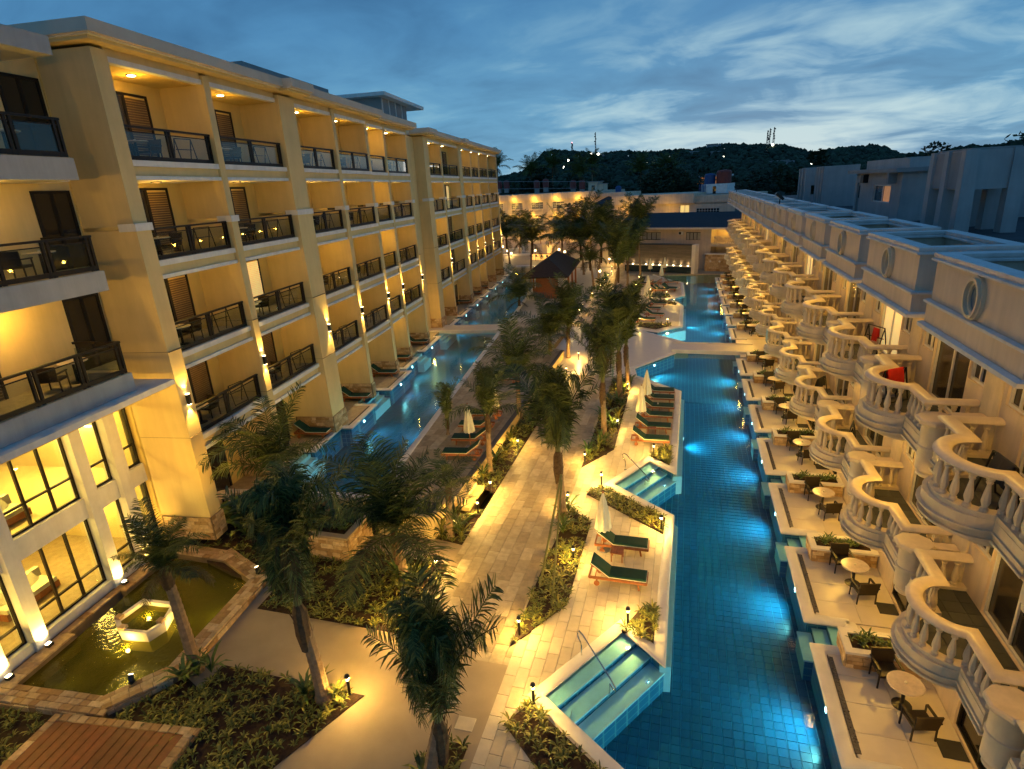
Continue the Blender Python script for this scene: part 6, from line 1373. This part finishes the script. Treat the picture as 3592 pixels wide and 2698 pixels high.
for k in K:
    y = UM * k; od = ORD[(6 - k) if k < 7 else (k - 8)] + (' villa terrace before the bridge' if k < 7 else ' villa terrace beyond the bridge')
    TB_.put((5.92, 14.2 + y, 0), k, 'round cream marble table on the ' + od, 'tables on the villa terraces')
    CHR.put((6.02, 13.38 + y, 0), R(12), 'dark wicker armchair backing on the mat of the ' + od, 'armchairs on the villa terraces'); CHR.put((5.72, 15.0 + y - .05, 0), R(188), 'dark wicker armchair beside the planter of the ' + od, 'armchairs on the villa terraces')
    PLT.put((4.82, 15.30 + y, 0), 0, 'stone planter with small shrubs on the ' + od, 'planters on the villa terraces')
    if k < 9: obj('door_mat', MAT, None, (6.38, 12.75 + y, .004), 0, label='black door mat on the ' + od, cat='mat', group='mats on the villa terraces')
def make_rack():
    t = thing('drying_rack', '', 'rack'); b = MB()
    for x in (-.4, .4): b.bar((x, -.2, 0), (x, 0, .95), .03); b.bar((x, .2, 0), (x, 0, .95), .03)
    for z in (.55, .95): b.bar((-.4, 0, z), (.4, 0, z), .03)
    b.build('frame', 'black', t); MB().bar((-.4, -.2, .04), (.4, -.2, .04), .03).build('foot_bar', 'black', t); return t
RK = Maker(make_rack)
zU = zm(2700, 1100, .4816)
for i, (q, z, lb_, m_) in enumerate(((zU(905, 490), 7.06, 'with the red towel on the upper balcony', 'red'), (zU(370, 520), 3.46, 'with black clothes on a lower balcony', 'clothes'), (zU(600, 870), 3.46, 'with a pink and dark cloth on a lower balcony', 'clothes'), (zU(1690, 1180), 7.06, 'on the upper balcony nearest the roof end', 'clothes'), (zU(770, 160), 7.06, 'with a red cloth on an upper balcony', 'red'))):
    g_ = gnd(*q, z + .6); RK.put((g_.x, g_.y, z), R(35 + 20 * i), 'black drying rack ' + lb_)
    tw_ = thing('towel', ('red towel draped over the drying rack of an upper balcony', 'black garment hanging on a rack of a lower balcony', 'dark cloth hung beside pink cloth on a lower balcony rack', 'dark cloth over the rack on the nearest upper balcony', 'small red cloth hung on a farther upper balcony')[i], 'towel', (g_.x, g_.y, z), R(35 + 20 * i))
    b = MB(); n = 8
    for s_, dx in ((-1, .0), (1, .0)): pass
    prof = [(-.10, .55), (-.07, .75), (-.02, .97), (.0, .985), (.02, .97), (.08, .72), (.10, .45)]; vs = []; fs = []
    for j in range(n + 1):
        for (y_, z_) in prof: vs.append((-.33 + .6 * j / n, y_ * (1 + .3 * math.sin(j * 1.9)), z_ + .02 * math.sin(j * 2.3) * (z_ < .9)))
    for j in range(n):
        for q_ in range(len(prof) - 1): fs.append((j * 7 + q_, (j + 1) * 7 + q_, (j + 1) * 7 + q_ + 1, j * 7 + q_ + 1))
    b.add(vs, fs); b.build('cloth', m_, tw_, True)
    if i == 4: tw_.scale = (.45, .5, .9)
for i, (q, lb_) in enumerate(((zm(2500, 900, .3612)(530, 720), 'blue white towel hung over the handrail of a lower balcony'),)):
    g_ = gnd(*q, 4.3); t = thing('towel', lb_, 'towel', (g_.x, g_.y, 4.3)); MB().box(-.02, .02, -.3, .3, -.7, .05).build('cloth', 'towel', t)
# hotel balconies: table, chair, rack
for bi, (b0, b1, af) in enumerate(BAYF):
    for fi, z in enumerate(FZ):
        od = ('first', 'second', 'third', 'top')[fi] + ' floor balcony, ' + ORD[bi] + ' hotel bay from the lobby'
        if bi > 6: 
            CHR.put(LW(af - 1.0, b0 + 1.2, z + .012), PHI + R(70), 'dark armchair on the ' + od, 'chairs on the far hotel balconies'); continue
        TB_.put(LW(af - 1.0, b0 + 1.5, z + .012), 0, 'round pale table on the ' + od, 'tables on the hotel balconies')
        CHR.put(LW(af - 1.05, b0 + .75, z + .012), PHI + R(-5), 'lobby side armchair on the ' + od, 'armchairs on the hotel balconies'); CHR.put(LW(af - 1.1, b0 + 2.25, z + .012), PHI + R(175), 'rack side armchair on the ' + od, 'armchairs on the hotel balconies')
        if b1 - b0 > 4: RK.put(LW(af - .8, b1 - .9, z + .012), PHI + R(80), 'drying rack on the ' + od, 'drying racks on the hotel balconies')
    if bi in (1, 2, 3, 4, 5, 7, 8, 9):
        TB_.put(LW(af - .7, b0 + 1.0, .5), 0, 'round pale table on the ' + ORD[bi] + ' hotel ground terrace from the lobby', 'tables on the hotel terraces'); CHR.put(LW(af - 1.2, b0 + 1.8, .5), PHI + R(160), 'dark armchair on the ' + ORD[bi] + ' hotel ground terrace from the lobby', 'chairs on the hotel terraces')
        LO.put(LW(af + .1 - .9, b1 - .55, .5), PHI, 'green cushioned lounger on the ' + ORD[bi] + ' hotel ground terrace from the lobby', 'loungers on the hotel terraces')
TB_.put(LW(-17.2, 20.9, .5), 0, 'round cream table on the terrace at the hotel end pier')
for fi, z in enumerate(FZ[1:]):
    TB_.put(LW(-17.4, 15.9, z), 0, 'round pale table on the ' + ('lowest', 'middle', 'top')[fi] + ' lobby wing balcony', 'tables on the lobby wing balconies'); CHR.put(LW(-17.3, 15.0, z), PHI + R(20), 'dark armchair on the ' + ('lowest', 'middle', 'top')[fi] + ' lobby wing balcony', 'chairs on the lobby wing balconies')
# ================================================================ PAVILION AND BAR
pv = thing('pool_pavilion', 'open timber pavilion with dark shingled hip roof beside the upper pool', 'pavilion', (-17.0, 77.5, .1), R(4))
rf = MB(); x, y, e = 2.9, 7.6, 3.0; rf.add([(-x, -y, e), (x, -y, e), (x, y, e), (-x, y, e), (0, -y + 3.4, 4.9), (0, y - 3.4, 4.9), (-x, -y, e - .16), (x, -y, e - .16), (x, y, e - .16), (-x, y, e - .16)], [(0, 1, 4), (1, 2, 5, 4), (2, 3, 5), (3, 0, 4, 5), (6, 7, 1, 0), (7, 8, 2, 1), (8, 9, 3, 2), (9, 6, 0, 3), (9, 8, 7, 6)]); rf.build('roof', 'thatch', pv)
for i in range(4):
    for sx in (-1, 1): MB().box(sx * 2.3 - .12, sx * 2.3 + .12, -6.6 + i * 4.3, -6.36 + i * 4.3, 0, 3.0).build('post', 'canvas' if i == 0 else 'teak', pv)
MB().box(-1.4, 1.4, -5.8, -5.6, 0, 2.6).build('timber_screen', 'teak', pv); MB().box(-2.0, 2.0, -4.0, -3.2, 0, 1.05).build('counter', 'teak', pv); lamp('POINT', (0, -2, 2.4), 4, WARM, pv, .1)
ba = thing('pool_bar', 'bright amber lit bar counter with stools beyond the pavilion', 'bar', (gnd(*qa(930, 1030)).x, gnd(*qa(930, 1030)).y, 0), PHB)
MB().box(-3.2, 3.2, 0, .6, 0, 1.15).build('counter_front', mat('lit_onyx', (.8, .5, .2), .4, emit=(1, .55, .12), es=1.2), ba); MB().box(-3.4, 3.4, -.15, .75, 1.15, 1.22).build('counter_top', 'teak', ba); MB().box(-.4, .4, 1.5, 2.0, 0, 2.6).build('back_shelf', mat('lit_shelf', (.8, .5, .2), .4, emit=(1, .6, .15), es=1.0), ba)
for i in range(5):
    s_ = thing('bar_stool', 'dark bar stool in front of the lit far bar counter', 'stool', ba.matrix_world @ Vector((0, 0, 0)), PHB, 'stools at the far bar'); c_, q_ = math.cos(PHB), math.sin(PHB); ux = -2.6 + i * 1.3; s_.location = (ba.location.x + ux * c_ + .7 * q_, ba.location.y + ux * q_ - .7 * c_, 0)
    MB().box(-.22, .22, -.22, .22, .72, .78).build('seat', 'black', s_); MB().box(-.22, .22, -.24, -.2, .78, 1.1).build('backrest', 'black', s_); [MB().bar((sx * .2, sy * .2, 0), (sx * .16, sy * .16, .72), .03).build('leg', 'black', s_) for sx in (-1, 1) for sy in (-1, 1)]
rp = thing('round_pool', 'small pale lit pool with curved rim in front of the balustrade building', 'pool', (-35.5, 128, 0)); MB().lathe([(7.2, -.3), (7.2, .35), (6.8, .4), (6.6, .2)], 32, cap=False).build('rim', 'coping', rp); MB().lathe([(0, .22), (6.7, .22)], 32, cap=False).build('round_pool_water', mat('pale_water', (.25, .42, .45), .12), rp)
tr = thing('pool_terrace_stage', 'raised curved cream terrace with railing above the far round pool', 'terrace', (-27.5, 131, 0)); MB().lathe([(8, 0), (8, 2.0), (7.7, 2.05), (0, 2.05)], 28).build('drum', 'rcream', tr); [MB().box(math.cos(a) * 7.8 - .06, math.cos(a) * 7.8 + .06, math.sin(a) * 7.8 - .06, math.sin(a) * 7.8 + .06, 2.05, 3.0).build('rail_post', 'teak', tr) for a in [R(180 + i * 15) for i in range(13)]]
lamp('POINT', (0, -9, 2.6), 30, WARM, tr, .1)
